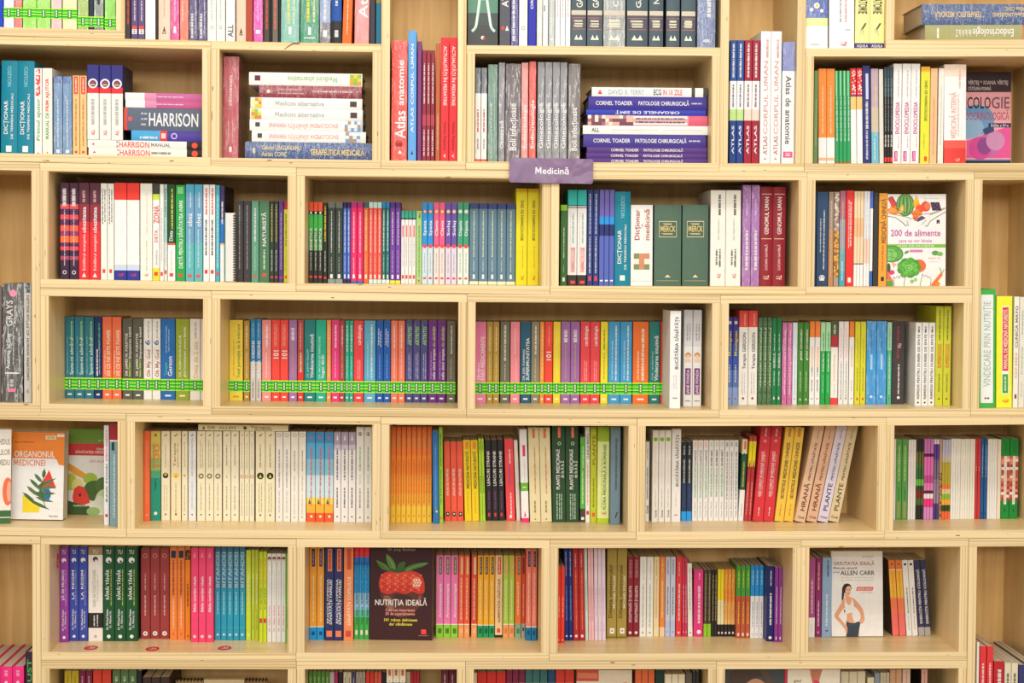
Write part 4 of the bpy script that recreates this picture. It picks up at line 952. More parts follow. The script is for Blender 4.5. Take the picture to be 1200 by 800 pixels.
VEG = [('p', [(.0, .05), (.04, .02), (.17, .17), (.12, .20)], 'd04a40'), ('p', [(.05, .03), (.08, .02), (.20, .15), (.17, .17)], 'b8443c'), ('e', .13, .175, .13, .045, 'e88238'), ('e', .08, .17, .06, .03, 'f09a4a'),
       ('e', .30, .115, .155, .125, '2f5a30'), ('e', .30, .115, .148, .119, '4c8444')] + \
      [('p', [(.30 + .145*math.sin(q)*u, .115 - .117*math.cos(u*0 + math.pi*k_/6)) for k_ in range(7) for u in [math.sin(math.pi*k_/6)]] +
             [(.30 + .145*math.sin(q + .22)*u, .115 - .117*math.cos(math.pi*k_/6)) for k_ in range(6, -1, -1) for u in [math.sin(math.pi*k_/6)]], '86b066') for q in (-1.2, -.62, -.1, .42, .95)] + \
      [('p', [(.18, .20), (.22, .13), (.26, .11), (.28, .16), (.27, .20)], 'f0a840'), ('p', [(.20, .20), (.25, .13), (.26, .19)], 'f4c868'), ('e', .49, .10, .05, .06, 'f4b030'), ('p', [(.455, .08), (.49, .0), (.53, .07)], 'f2c040'), ('e', .52, .13, .04, .04, 'f0a02c'),
       ('e', .55, .16, .075, .045, 'e0583a'), ('e', .65, .135, .085, .055, 'e0523a'), ('e', .68, .13, .05, .035, 'ec7850'), ('s', [(.62, .10), (.65, .07)], .012, '4a6a34')] + \
      [('e', .75 + .030*(k_ % 5) + .01*(k_ // 5), .10 + .022*(k_ // 5), .020, .014, ('4a3448', '3a2a40', '5a4660')[k_ % 3]) for k_ in range(20)] + \
      [('p', [(.40, .20), (.50, .155), (.56, .19), (.60, .22), (.52, .25), (.46, .27)], 'ec7c38'), ('p', [(.46, .28), (.58, .235), (.66, .26), (.52, .30)], '5a4a6a'), ('p', [(.42, .25), (.5, .24), (.52, .28), (.46, .29)], 'c8643c'),
       ('p', [(0, .20), (.12, .22), (.30, .24), (.42, .27), (.40, .285), (.33, .285), (.36, .34), (.31, .33), (.28, .305), (.24, .30), (.12, .25), (0, .24)], 'f4e4dc'),
       ('p', [(1, .15), (.88, .19), (.74, .22), (.60, .28), (.58, .34), (.64, .31), (.67, .34), (.73, .29), (.85, .24), (1, .19)], 'f4e4dc'),
       ('s', [(0, .205), (.14, .225), (.30, .245), (.42, .27)], .008, '3a302c'), ('s', [(0, .24), (.12, .25), (.24, .30), (.31, .345), (.34, .335)], .008, '3a302c'),
       ('s', [(.36, .345), (.33, .29)], .007, '3a302c'), ('s', [(1, .15), (.88, .19), (.72, .225)], .008, '3a302c'), ('s', [(1, .19), (.85, .245), (.73, .295), (.68, .35), (.64, .345)], .008, '3a302c'),
       ('s', [(.58, .335), (.66, .28)], .007, '3a302c'), ('s', [(.02, .12), (.30, .20), (.5, .22), (.75, .21), (.97, .15)], .006, '5a3a2c'),
       ('r', .84, .28, .89, .305, '4a1a28'), ('r', .84, .305, .86, .32, '2a2428'), ('r', .87, .305, .89, .32, '2a2428'),
       ('t', .05, .385, .91, .455, 'c05a98', '200 de alimente'), ('t', .19, .485, .76, .525, 'd08ab4', 'care ne vor binele'), ('t', .62, .04, .88, .052, 'c8c4c0', 'Dr. Alimente'),
       ('r', 0, .545, 1, .58, '7ab83a'), ('t', .16, .555, .80, .572, 'e4f4c8', 'GHID DE NUTRIȚIE'), ('r', .38, .605, .60, .63, 'd878b0'),
       ('e', .07, .65, .20, .09, '3f7a38'), ('e', .07, .65, .185, .082, '62a64a'), ('e', .03, .66, .13, .065, '84c468'), ('s', [(.0, .62), (.10, .63), (.2, .60)], .008, '3f7a38'), ('s', [(.02, .68), (.12, .69), (.2, .72)], .008, '3f7a38'), ('s', [(.05, .60), (.08, .66), (.06, .72)], .008, '3f7a38'), leaf(.33, .63, .10, .05, .5, '5a9a4a'),
       ('p', [(.07, .74), (.16, .76), (.10, .80)], 'f0a888'), ('e', .54, .78, .12, .07, 'ec6a38')] + \
      [('e', .37 + .135*math.cos(k_*.7), .80 + .07*math.sin(k_*.7), .075, .042, ('4a9434', '5aa640')[k_ % 2]) for k_ in range(9)] + \
      [('e', .37 + .085*math.cos(k_*.9 + .4), .80 + .045*math.sin(k_*.9 + .4), .07, .038, ('6cb850', '5ea844')[k_ % 2]) for k_ in range(7)] + \
      [('s', [(.37 + .15*math.cos(k_*.8), .80 + .08*math.sin(k_*.8)), (.37 + .05*math.cos(k_*.8 + .3), .80 + .026*math.sin(k_*.8 + .3))], .007, '3a7a2c') for k_ in range(8)] + \
      [('e', .37, .80, .065, .036, '84c864'), ('e', .36, .803, .04, .022, '5a9e42'), ('e', .365, .803, .018, .011, '98d478'),
       ('e', .82, .64, .06, .025, '5a9a4a'), ('e', .90, .65, .05, .022, '7ab45a'), ('t', .70, .69, .90, .705, 'e0a890', 'INVĂȚ SĂ'), ('t', .72, .73, .88, .74, 'c8c4c0', 'mănânc'),
       ('p', [(.0, .83), (.10, .95), (.06, 1), (0, .92)], 'e8703c'), ('e', .07, .85, .05, .025, 'd8407a'), ('e', .02, .80, .03, .05, '3a5a34'), ('e', .03, .98, .07, .04, '5a9a3c'),
       ('p', [(.12, 1), (.10, .90), (.14, .92), (.17, .89), (.20, .92), (.23, .88), (.26, .91), (.30, .90), (.28, 1)], 'f6e8e0'),
       ('p', [(.56, 1), (.60, .87), (.63, .90), (.66, .88), (.69, .91), (.72, .90), (.75, .93), (.73, 1)], 'f6e8e0'),
       ('s', [(.12, 1), (.10, .90), (.14, .92), (.17, .89), (.20, .92), (.23, .88), (.26, .91), (.30, .90), (.28, 1)], .007, '3a302c'),
       ('s', [(.56, 1), (.60, .87), (.63, .90), (.66, .88), (.69, .91), (.72, .90), (.75, .93), (.73, 1)], .007, '3a302c'),
       ('p', [(.92, .85), (.95, .88), (.80, 1), (.74, .99)], 'ee7634'), ('p', [(.86, .95), (.91, .97), (.88, 1), (.80, 1)], 'f0843c'),
       ('s', [(.93, .86), (.90, .80)], .012, '5a9a4a'), ('s', [(.94, .86), (.97, .82)], .012, '5a9a4a'), ('e', .42, .95, .03, .02, '8ab86a'), ('e', .48, .93, .03, .02, '9cc47a')]
face(491, 794, 167, VEG, '=white book showing its cover of hands, fruit and vegetables', cover='f4f0ea', t=.061, thick=.018)

# ================================================================ fourth row: green paper bands
comp(3, 'in the grey anatomy box', 'books in the narrow box with grey anatomy books', t=.03, dep=.22)
Zm(0, 330, 5)
b(4, 131, 12, 1, '4a4846', 'o 8 8 e88ca8 34 0;u 14 36 d8d4d0 30 -16 GRAYS;u 18 34 c8c4c0 14 10 Anatomia;u 42 72 f0ece8 18 -20 Anatomia lui Gray;l 44 68 c0bcb8 8 6;r 75 76 f0ece8 66 0;l 81 87 c8c4c0 22 0;r 88.5 91.5 ee7a9c 34 0', 'very thick dark grey film-wrapped anatomy book', k='h', wrap=True)
b(-135, 2, 30, 1, '6a5a52', '', 'thick brown book', k='h')
b(139, 184, 10, 1, 'c2bfb8', 'd 10 82 5a5854 36 4 NETTER ATLAS OF HUMAN ANATOMY;p 0 8 5a6a7a,8aa0b0,c8b8a8,3a4450 70 0;t 88 92 888 30 0', 'light grey anatomy atlas with upright capitals', wrap=True)

comp(3, 'in the green framed spine box', 'books in the narrow box with the green framed spine', t=.02, dep=.2)
Zm(990, 330, 5)
b(786, 889, 45, 1, '3fae4a', 'r 4.5 96 ecefea 72 0;u 10 82 a8bcae 40 0 VINDECARE PRIN NUTRIȚIE;o 92 92 8a3040 12 -8;o 92 92 3a3a3a 12 8', 'tall white spine framed in green', k='h')
b(891, 985, 85, 1, 'f2e636', 'r 9 88 f4ece0 46 6;r 10 67 d83a44 38 6;u 12 65 fbe8c8 24 6 MANUAL DE MEDICINĂ NATURISTĂ;r 70 87 4a9a44 36 6;l 72 85 d8ecc0 14 6;u 92.5 95.5 e05a2c 40 6 ALL', 'bright yellow manual with red title panel')
b(987, 1019, 88, 1, 'e8e2d2', 'u 8 46 4a4440 50 0 CLINICA MAYO;u 50 74 d89a6a 40 0 GHID;r 88 92 8a4a3c 40 0', 'cream paperback with dark and orange capitals')
b(1020, 1056, 90, 1, 'dcd8ca', 'l 12 34 a8a49a 24 0;l 45 70 a8b890 24 0;l 76 90 d8b8a8 20 0', 'greyish cream paperback')
b(1058, 1150, 95, 2, 'd0ccc0', '', 'stone coloured paperback')

GB = ';g 74.5 89;r 94 96 f4f4f4 42 0'
comp(3, 'in the short green banded box', 'green banded books in the short box', t=.19, dep=.14)
Zm(0, 330, 5)
b(373, 551, 207, 3, '2a7488', 'u 26 71 c8e8d8 34 20 Spune-mi adevărul;u 5 28 a8e088 26 18 doctore;l 24 70 8cc0c8 10 -22' + GB, 'blue green paperback with italic lettering')
b(552, 598, 207, 1, '1a2f6a', 'u 40 72 e8ecf4 34 -10 DR. JOHN;u 8 40 5ac08a 30 16 vindecare;l 30 70 a8b4d8 14 20' + GB, 'navy paperback with white and green lettering')
b(599, 712, 207, 2, 'f0704a', 'u 16 72 fbe0c8 36 14 DE CE NE ESTE FOAME;l 40 70 f8c8a8 14 -22' + GB, 'orange red paperback with cream capitals')
Zm(130, 350, 5.714)
b(76, 217, 135, 2, '5a5a50', 'u 18 71 e8e6da 22 -10 DR. JAMES W. FORSYTHE;u 10 50 f0eee4 22 22 limpezirea inimii;u 52 72 b8dc50 22 22 remedii' + GB, 'dark olive grey paperback with pale lettering')
b(218, 333, 135, 2, 'ece8e6', 'u 38 72 9a4a38 42 10 Oh My God;u 26 33 3a60a8 60 -4 6;l 3 24 8a9ab0 20 10;l 36 71 e0b0a0 8 -24' + GB, 'white paperback with brown lettering and blue numeral')
b(335, 431, 135, 1, '1f6ab8', 'u 46 71 f0f6fa 30 14 Gerson;u 54 70 5ac0a0 18 -16 Terapia;l 8 42 a8ccec 8 -12;l 12 40 a8ccec 8 6' + GB, 'strong blue paperback with white lettering')
b(432, 525, 135, 1, '93a52a', 'u 20 72 eef2d0 16 -18 DR. ALBIN HORVILLEUR;u 10 72 f4f6e0 18 16 ghid homeopatic pentru familie' + GB, 'olive lime paperback')
b(527, 599, 135, 1, 'e9e4de', 'u 28 73 d8b46a 40 6 Dieta de 2 zile;l 4 24 b8b0a8 26 6' + GB, 'white paperback with gold lettering')
b(600, 650, 135, 1, 'e8e2dc', 'g 74.5 89', 'white paperback half hidden at the board')

comp(3, 'in the box led by pale yellow', 'green banded books led by a pale yellow book', t=.19, dep=.14)
Zm(250, 350, 5.714)
b(98, 198, 143, 1, 'efd04a', 'u 5 72 6a8a2c 24 18 Totul pornește de la mâncare;l 24 70 b8a040 8 -16' + GB.replace('f4f4f4', 'c0a040'), 'pale yellow paperback with green lettering')
b(203, 244, 148, 1, 'b08a3a', 'u 6 34 f0e4c4 34 0 Ghidul;l 38 72 e8d8a8 24 0' + GB, 'ochre paperback')
b(247, 322, 138, 2, '2a80bc .52 c8c4c0', 'u 26 48 e8f2fa 54 4 ORDINII;u 50 72 fafafa 54 4 MAGIA;l 4 22 8cbcdc 34 0;l 76 96 9a9690 34 0', 'blue and grey paperback without a band')
b(324, 388, 143, 1, 'f09090', 'u 6 34 fbe8e6 36 4 INTESTIN;l 40 71 fbdcd8 16 0' + GB, 'salmon pink paperback')
b(389, 503, 143, 2, 'e8483e', 'u 36 49 fff 62 4 101;l 5 32 fbc4bc 10 8;l 5 32 fbc4bc 10 -12' + GB, 'red paperback with a big white numeral')
b(505, 561, 143, 1, 'a070ac', 'h 10 14 f4e8f8 66 0 de;h 15 19 f4e8f8 60 0 la;h 20 25 f4e8f8 60 0 inima;l 28 70 b8a050 22 0' + GB, 'mauve paperback with white lettering')
b(563, 606, 143, 1, 'b04a4a .42 b8563c .64 d8342e', 'l 4 36 e8b0a0 24 0;u 40 64 f8e0d8 34 4 macrobiotica' + GB, 'brick red paperback')
b(607, 684, 143, 1, '1f7f80', 'u 17 71 f4fafa 30 18 Vindecarea intuitivă;u 36 71 a8d4d4 14 -18 DR. JUDITH ORLOFF' + GB, 'dark teal paperback with bold white lettering')
b(685, 756, 143, 1, '1fae90', 'u 42 72 f0faf6 28 16 Vegan tânăr;u 20 72 b8ecdc 16 -14 DR. NICHOLAS PERRICONE' + GB, 'mint green paperback')
b(757, 788, 143, 1, 'f09a4a', 'l 6 70 fbe0c0 26 0' + GB, 'thin light orange paperback')
b(789, 844, 143, 1, 'e03a80', 'u 6 34 fbe0ec 34 4 Codul fericirii;l 38 71 f8b8d4 14 0' + GB, 'cerise pink paperback')
Zm(390, 350, 5.714)
b(42, 80, 148, 1, 'a8404a', 'u 6 32 f0d4d0 34 4 mental;l 34 71 d8a858 24 4' + GB, 'cherry red paperback')
b(82, 138, 148, 2, '1fae92', 'u 6 38 e8faf4 44 0 zâmbet;l 44 71 b8ecdc 24 0' + GB, 'thin bright turquoise paperback')
b(139, 206, 148, 1, 'e84048', 'u 5 30 fbe4e4 34 6 cardiologie;l 48 72 f8c0c0 10 -6;l 48 72 f8c0c0 10 14' + GB, 'bright red paperback')
b(208, 287, 148, 1, '5aa8cc', 'u 5 72 e8f4fa 22 16 Ghid de sănătate naturală;l 26 71 b4dcec 10 -18' + GB, 'sky blue paperback')
b(289, 387, 148, 2, '1a5ab0', 'u 10 30 e8f0fa 20 -14 Boli de la;u 12 32 e8f0fa 20 14 minte la trup;l 42 71 a8c4e8 10 0' + GB, 'cobalt blue paperback')
b(388, 483, 148, 2, 'f07a60', 'l 6 34 fbe4dc 22 0;l 38 71 fbd4c8 16 0' + GB, 'light coral paperback')
b(486, 636, 148, 3, '4a4a84', 'u 7 30 98d868 44 10 ARTRITEI;l 4 28 b8b8dc 8 -18;u 40 71 c8c8e4 14 -6 REMEDII;l 40 71 c8c8e4 12 18' + GB, 'slate violet paperback with green lettering')
b(638, 758, 148, 2, '6a2f88', 'u 34 72 f4e8fa 30 14 cele cinci trepte;u 7 32 c8d07a 28 14 ale sănătății;u 38 71 c8a8dc 12 -18 DR. CHRIS' + GB, 'deep purple paperback with bold lettering')
b(762, 822, 150, 1, '6c685c', 'u 5 40 e8e6dc 26 4 MEDICINA;l 46 71 b8b4a8 14 0' + GB, 'greyish khaki paperback')

comp(3, 'in the portrait spines box', 'green banded books in the box with portrait spines', t=.19, dep=.14)
Zm(540, 350, 5.714)
b(87, 171, 155, 1, 'ee82b0', 'u 18 72 fbe8f2 30 20 FĂRĂ MEDICAMENTE;u 50 72 fbe8f2 20 -14 Sănătos' + GB, 'rose pink paperback with white capitals')
b(172, 258, 155, 2, 'b0903c', 'l 6 36 e8dcb4 24 0;l 40 72 dcd0a4 20 0' + GB, 'mustard brown paperback')
b(263, 329, 155, 1, '6a6a58', 'u 4 48 e0e0d0 34 0 Manipulează;l 52 72 c0c0b0 14 0' + GB, 'moss grey paperback')
b(331, 396, 155, 1, 'f08a98', 'l 8 40 fbd8dc 14 0;l 46 72 f8ccd0 12 10' + GB, 'blush pink paperback')
b(398, 469, 155, 1, '1f5a78', 'u 20 72 e8f2f6 30 20 SUPERIMUNITATEA;u 34 72 c8dce4 20 -18 DR. JOEL FUHRMAN' + GB, 'dark petrol paperback with white capitals')
b(470, 527, 155, 1, '86806c', 'u 4 40 ece8dc 32 4 MEMORIA;l 44 72 c8c4b4 14 0' + GB, 'khaki grey paperback')
b(528, 559, 155, 1, 'f0903a', 'l 6 70 fbdcb8 26 0' + GB, 'thin amber orange paperback')
b(560, 615, 155, 1, 'ea4638', 'u 35 49 fff 62 0 101;l 5 30 fbc4bc 12 4' + GB, 'tomato red paperback with a big white numeral')
b(617, 668, 155, 1, 'f0d02c', 'l 8 66 f8ec9c 16 0' + GB, 'sunny yellow paperback')
b(670, 797, 155, 2, '9a68a8', 'h 10 14 f4e8f8 62 0 de;h 15 19 f4e8f8 56 0 la;h 20 25 f4e8f8 62 0 inima;l 28 70 c0a858 16 0' + GB, 'lilac purple paperback')
b(800, 931, 155, 2, 'e2464e', 'u 5 30 fbe4e4 34 6 cardiologie;l 48 72 f8c0c0 10 -6;l 48 72 f8c0c0 10 14' + GB, 'raspberry red paperback')
Zm(690, 350, 5.714)
b(77, 128, 155, 1, 'f2dc2c', 'l 10 34 8a8420 24 0;l 38 70 a8a028 18 0' + GB, 'lemon yellow paperback')
b(129, 289, 155, 2, '3f9ad0', 'u 5 72 e8f4fa 20 16 Ghid de sănătate naturală;u 24 71 b8dcf0 14 -16 DR. SUSAN' + GB, 'azure blue paperback')
b(293, 401, 155, 1, 'f0702c', 'u 8 72 fbe8d4 26 14 Noul stil de viață sănătos;u 36 71 fbd8b8 16 -16 LOUISE' + GB, 'thick orange paperback')
b(402, 476, 155, 1, '1f7a78', 'u 17 72 f0fafa 34 16 Vindecarea intuitivă;u 36 71 a8d0d0 12 -18 DR. JUDITH' + GB, 'deep teal paperback with bold lettering')
b(478, 538, 155, 1, 'ea4a34', 'u 16 72 fbd8c8 38 14 DE CE NE ESTE FOAME' + GB, 'vermilion paperback with pale capitals')
b(541, 617, 82, 1, 'eeebe6', 'u 6 60 4a4644 30 12 BUCĂTĂRIA SĂNĂTĂȚII;l 66 80 c8c0b8 10 -10;l 66 80 c8c0b8 10 10;r 89 90 888 44 0', 'tall ivory paperback at the front of the row', t=.03, dep=.155)
b(634, 756, 75, 2, 'd2d4da .38 e4e6ec', 'u 14 32 9a98a8 24 -10 JOHNNY;u 14 32 9a98a8 20 18 VREAU;o 47 47 c89060 66 0;o 48.5 48.5 f0c8b0 44 0;r 51 54.5 f0c8b4 72 0;r 60.5 88 7a3a80 64 0;u 62 87 f0e0f4 30 0 JANE FONDA;r 94 95 888 60 0', 'silver grey paperback with small portrait and purple label', t=.1, dep=.2)

comp(3, 'in the red topped pair box', 'books in the box with the red topped pair', t=.15, dep=.15)
Zm(840, 345, 5.52)
PD = ';o 93 93 8a2a34 26 0'
b(62, 141, 150, 2, '3a3a98 .3 3a5ab0 .6 5a7ac0 .8 8aa4d4', 'u 15 44 e8d84a 48 0 Montignac;l 54 74 e8ecf8 24 0;r 4 7.5 e0e4f4 50 0' + PD, 'blue paperback with yellow lettering')
b(142, 263, 105, 2, 'dc4a44 .175 f0ece4', 'u 23 62 4a4640 34 6 Terapia GERSON;l 66 88 b8b4ac 14 -10;l 66 88 b8b4ac 10 16;r 3 16 ee8a80 18 12' + PD, 'white paperback with red head', t=.14)
b(264, 355, 150, 3, '4f7350', 'u 11 78 c8dcc0 30 10 LEACURI MEDICINALE;p 2 98 4f7350,5f8058,41623f 90 0;l 20 80 b8d0b0 10 24', 'mottled dark green paperback')
b(356, 418, 152, 2, '1f7a48', 'u 40 58 f0f8f0 40 0 GHIDUL;u 18 38 b8e0c0 30 0 verde;l 62 78 c8e4d0 22 0;t 90 94 f0f8f0 40 0', 'deep green paperback with white lettering')
b(420, 487, 182, 2, 'c05a98', 'l 10 88 f0c4e0 30 8;l 20 80 e0a0c8 12 -20' + PD, 'orchid pink film-wrapped paperback', wrap=True)
b(488, 521, 182, 1, 'd4dcea', 'l 40 88 a8b8d0 18 4' + PD, 'pale ice blue paperback')
b(522, 597, 182, 2, '3f8030', 'u 8 46 ecf4dc 34 4 ghidul mirodeniilor;l 60 84 c8dcb0 18 0;t 92 95 f0f4e8 30 0', 'grass green paperback with white lettering')
b(598, 668, 175, 2, 'f0823a .19 f0ece8', 'r 30 55 f4c4a8 44 0;l 55 66 8a8884 36 0;l 70 84 8a8884 30 0' + PD, 'white paperback with orange head')
b(670, 735, 180, 2, 'a8dcae .35 20a048', 'u 12 34 3a9a58 38 6 remedii;u 38 60 f0faf0 36 4 naturiste;l 64 86 98dca8 22 0' + PD, 'light and dark green paperback')
b(736, 784, 175, 1, '4f5a38 .17 b03038 .31 efe6e0 .92 ee4048', 'l 4 15 c8ccb0 40 0;l 40 72 f0c8b0 30 0;l 76 88 c0b8b0 14 0', 'white paperback with olive head and red foot')
b(786, 852, 175, 2, 'e9e2e2', 'l 8 44 ecb0b8 26 -6;u 48 94 4a9a78 26 4 Sănătatea, frumusețea;l 10 40 c8c0c0 10 22' + PD, 'pale paperback with pink and green lettering')
b(855, 889, 175, 1, 'f0823a .19 f2ece6', 'r 30 55 f4c4a8 34 0;l 70 84 a8a49c 20 0' + PD, 'single ivory paperback with orange head')
Zm(990, 330, 5)
b(57, 123, 235, 2, 'd2d034', 'l 20 50 b0ac20 22 0;l 56 84 9a9620 26 0;r 92 95 c8502c 30 0', 'mustard lime paperback')
b(125, 245, 232, 2, '1e90d8', 'r 40 58 a8c8dc 20 0;l 10 36 2a78b8 14 0;o 91 91 e8f4fc 24 0', 'bright blue film-wrapped paperback', wrap=True)
b(247, 275, 238, 1, 'a8d8b8 .34 50b088', 'l 8 32 78b890 40 0;l 40 88 d8f0e0 26 0' + PD, 'thin pale mint paperback')
b(276, 350, 235, 1, '443c3c', 'u 6 44 9a4a50 30 -4 Nu renunța;u 26 32 d8c8c8 30 6 Nu;l 52 88 d8d0d0 18 4;o 92 92 f0e8e8 24 4', 'black brown paperback with dark red lettering')
b(412, 529, 240, 3, 'efece8', 'u 14 92 3a3634 38 0 REMEDII PENTRU DURERI DE SPATE;l 5 12 444 34 0;o 96 96 333 30 0', 'white back pain remedies paperback', t=.09, dep=.16)
b(530, 622, 143, 2, 'c4c83a', 'u 38 62 d8643a 50 0 SUPERFOODS;u 4 34 6a7a20 30 0 cele mai puternice;l 68 86 8a9030 26 0' + PD, 'tall olive yellow superfoods paperback', t=.09, dep=.2)
# ================================================================ fifth row
comp(4, 'in the box with the leaf cover', 'books in the box with the leaf cover', t=.1, dep=.16)
Zm(0, 480, 5.33)
face(-268, 46, 128, [('r', 0, .0, 1, .04, 'e8dcd0'), ('t', .70, .10, .98, .16, '8a7a70', 'GHIDUL'), ('t', .66, .21, .98, .27, '8a7a70', 'BOLILOR'), ('t', .68, .32, .98, .38, '8a7a70', 'REMEDIU'),
     ('e', .94, .66, .10, .15, 'e8704a'), ('e', .97, .66, .05, .11, 'f4a890'), ('r', 0, .86, 1, .93, '3f6a3c'), ('r', 0, .94, 1, 1, '3f6a3c')],
     '=pale book with orange picture turned towards the leaf cover', cover='ece2d8', t=.03, thick=.03, rz=.28)
LF = [('r', 0, 0, 1, .30, 'ef8430'), ('p', [(.0, .28), (.74, .28), (.86, .31), (.90, .37), (1, .38), (1, .0), (0, 0)], 'ef8430'), ('r', 0, .30, .72, .40, 'f0ece8'),
      ('t', .04, .215, .82, .285, 'fbf4ec', 'ORGANONUL'), ('t', .03, .315, .65, .385, 'd8742c', 'MEDICINEI'), ('t', .05, .10, .42, .122, '7a3c14', 'Samuel Hahnemann'),
      ('r', .64, .035, .84, .08, 'f8d8b0'), ('t', .67, .045, .81, .07, '7a3c14', 'EDITURA'), ('r', .86, .02, 1, .05, 'fbe8d0'),
      ('p', [(.72, .43), (.52, .65), (.86, .64)], 'dc3a38'), ('e', .64, .71, .12, .085, '2a6ab4'), ('p', [(.22, .72), (.56, .82), (.54, .92), (.22, .92)], 'f8d02c'),
      leaf(.62, .47, .17, .085, 1.45, '4a6a3c'), leaf(.52, .53, .24, .075, -.75, '54744a'), leaf(.46, .60, .30, .075, -.7, '4a6a3c'), leaf(.42, .68, .32, .075, -.62, '5a7a4c'),
      leaf(.36, .76, .36, .075, -.62, '4a6a3c'), leaf(.70, .57, .34, .07, .42, '54744a'), leaf(.70, .63, .34, .07, .2, '5a7a4c'), leaf(.68, .70, .36, .07, .02, '4a6a3c'),
      leaf(.64, .77, .36, .07, -.22, '54744a'), leaf(.56, .65, .26, .07, -.6, '608050'), leaf(.54, .83, .44, .065, -.38, '4a6a3c'), leaf(.56, .72, .26, .07, -.5, '486a3a'), leaf(.58, .60, .22, .07, .6, '4a6a3c'),
      ('s', [(.64, .46), (.56, .66), (.66, .86)], .012, '3a5630'),
      ('t', .72, .95, .90, .972, '6a6662', 'TELION')]
face(67, 392, 150, LF, '=white and orange book showing its cover of leaves and shapes', cover='f2efec', t=.12, thick=.05, back=.05)
FR = [('r', 0, 0, 1, .17, '6f9438'), ('r', 0, .17, 1, .31, 'd03c3c'), ('r', 0, .31, 1, 1, 'efeae4'), ('t', .66, .22, .98, .245, 'f8e4dc', 'FUNDAMENTE'), ('t', .16, .255, .98, .285, 'f8e4dc', 'SĂNĂTATEA PERFECTĂ'),
      ('t', .50, .36, .98, .39, 'd86a8a', 'DIETA ALCALINĂ'), ('t', .7, .12, .95, .14, 'd8e4b0', 'dr. Popa'),
      ('p', [(0, .40), (.08, .42), (.34, .50), (.46, .54), (.36, .58), (.16, .54), (0, .48)], 'f0a43a'), ('e', .06, .62, .14, .10, 'b8c84a'), ('e', .22, .66, .14, .08, 'dcd88a'), ('e', .52, .58, .17, .07, 'a4c04a'),
      ('e', .62, .72, .26, .12, '4a6a34'), ('e', .82, .66, .18, .10, '54763c'), ('e', .86, .84, .22, .14, 'c8dcb0'), ('e', .76, .88, .16, .10, 'e0ecd4'), ('e', .94, .76, .12, .08, 'b4d098'),
      ('p', [(.10, .80), (.14, .70), (.24, .66), (.38, .68), (.46, .76), (.52, .86), (.30, .90), (.14, .88)], 'e04438'), ('e', .28, .77, .03, .02, '6a1a14'),
      ('p', [(0, .84), (.5, .90), (.6, 1), (0, 1)], '3c5a2c'), ('t', .12, .885, .46, .905, 'e4ecd4', 'ALIMENTAR'), ('e', .60, .96, .16, .05, '9cc07a')]
face(424, 688, 120, FR, '=book showing fruit and broccoli under a red title band', cover='6f9438', t=.24, thick=.02)
b(648, 682, 98, 1, 'f2eeea', 'u 5 36 d8443c 40 4 ȘTIINȚA SĂNĂTĂȚII;u 38 77 3a3634 36 4 RAW FOOD;r 89 92 d8343c 50 0', 'slim white paperback beside the fruit cover', t=.06)
b(684, 738, 88, 1, '9a2028 .16 e8e4e0 .17 7a9aa2', 'r 18 26 2a3438 34 -10;l 30 92 d0dce0 22 8;l 60 92 a8c0c8 12 -14', 'blue grey paperback with dark red head', t=.04, side='23302c')

comp(4, 'in the box full of cream spines', 'books in the box full of cream spines', t=.15, dep=.14)
Zm(150, 485, 5.52)
SW = ';k 0 0 6a5a3c 10 0 -14,5.4 4,4.6 14,3;o 93 93 5a5248 20 0'
b(92, 141, 112, 1, 'ee6a3e', 'l 10 50 f8b08c 14 0;l 56 80 f8b08c 12 0;o 93 93 f8d0b8 26 0', 'bright orange paperback', t=.135)
b(145, 212, 112, 1, 'd4c460 .12 c0c068 .3 90b870 .44 50a478 .52 1f9078', 'u 14 44 e0783c 56 10 100;l 14 42 8a9a40 20 -20;l 54 66 0f6a54 20 0;o 92 92 e8f4ec 34 0;t 2 5.5 6a5a3c 34 0', 'paperback fading from yellow to green')
b(214, 272, 112, 1, 'e9dfc4', 'l 14 40 a89a78 12 0;o 49.5 49.5 3a3424 66 0;o 48.5 48.5 d8b83a 30 0;l 60 88 b8ac8c 10 -14;l 60 88 b8ac8c 10 14' + SW, 'cream paperback with dark round emblem')
b(276, 343, 112, 1, 'e9dcb8', 'u 13 40 8a7a50 20 -12 Terapia;l 13 40 9a8a60 10 20;o 49.5 49.5 e8c83a 54 0;o 50.5 50.5 8a7030 16 0;u 58 92 a89868 14 0 DR. ALLEN PETERS' + SW, 'wide cream paperback with yellow round emblem')
b(346, 386, 112, 1, 'ebe0c4', 'l 12 40 a8986c 16 0;o 49.5 49.5 c8a43a 40 0;l 60 90 b0a480 16 0' + SW, 'narrow cream paperback with small gold emblem')
b(389, 441, 112, 1, 'dfe2e4', 'l 8 50 a8aebc 18 0;l 56 86 a8c4dc 18 0' + SW, 'cool pale grey paperback')
b(446, 608, 112, 3, 'ebe0c4', 'l 10 41 b0a27c 14 -8;l 14 40 b0a27c 12 18;q 50 50 6a5428 66 0;q 50 50 b89a4a 40 0;l 58 88 a89a78 14 0' + SW, 'cream paperback with brown ring emblem')
b(613, 717, 112, 2, 'ebe0c6', 'u 16 38 8a7c5c 20 0 Umana;t 48 52 a88a5a 14 0;l 60 87 a89a78 18 0' + SW, 'cream paperback without ring')
b(720, 817, 112, 3, 'ebe0c6', 'l 13 42 a89a78 16 0;q 50.5 50.5 c85a3c 74 0;u 58 92 8a7c5c 18 0 WINE LISTER' + SW, 'cream paperback with red ring emblem')
Zm(290, 485, 5.52)
b(52, 178, 112, 2, 'ebdfc0', 'u 14 40 8a7a50 18 0 Terra;o 49.5 49.5 2e2a20 72 0;t 47.5 51.5 c8d83a 32 0;l 58 90 b0a480 12 -12;l 58 90 b0a480 12 14' + SW, 'cream paperback with black and lime emblem')
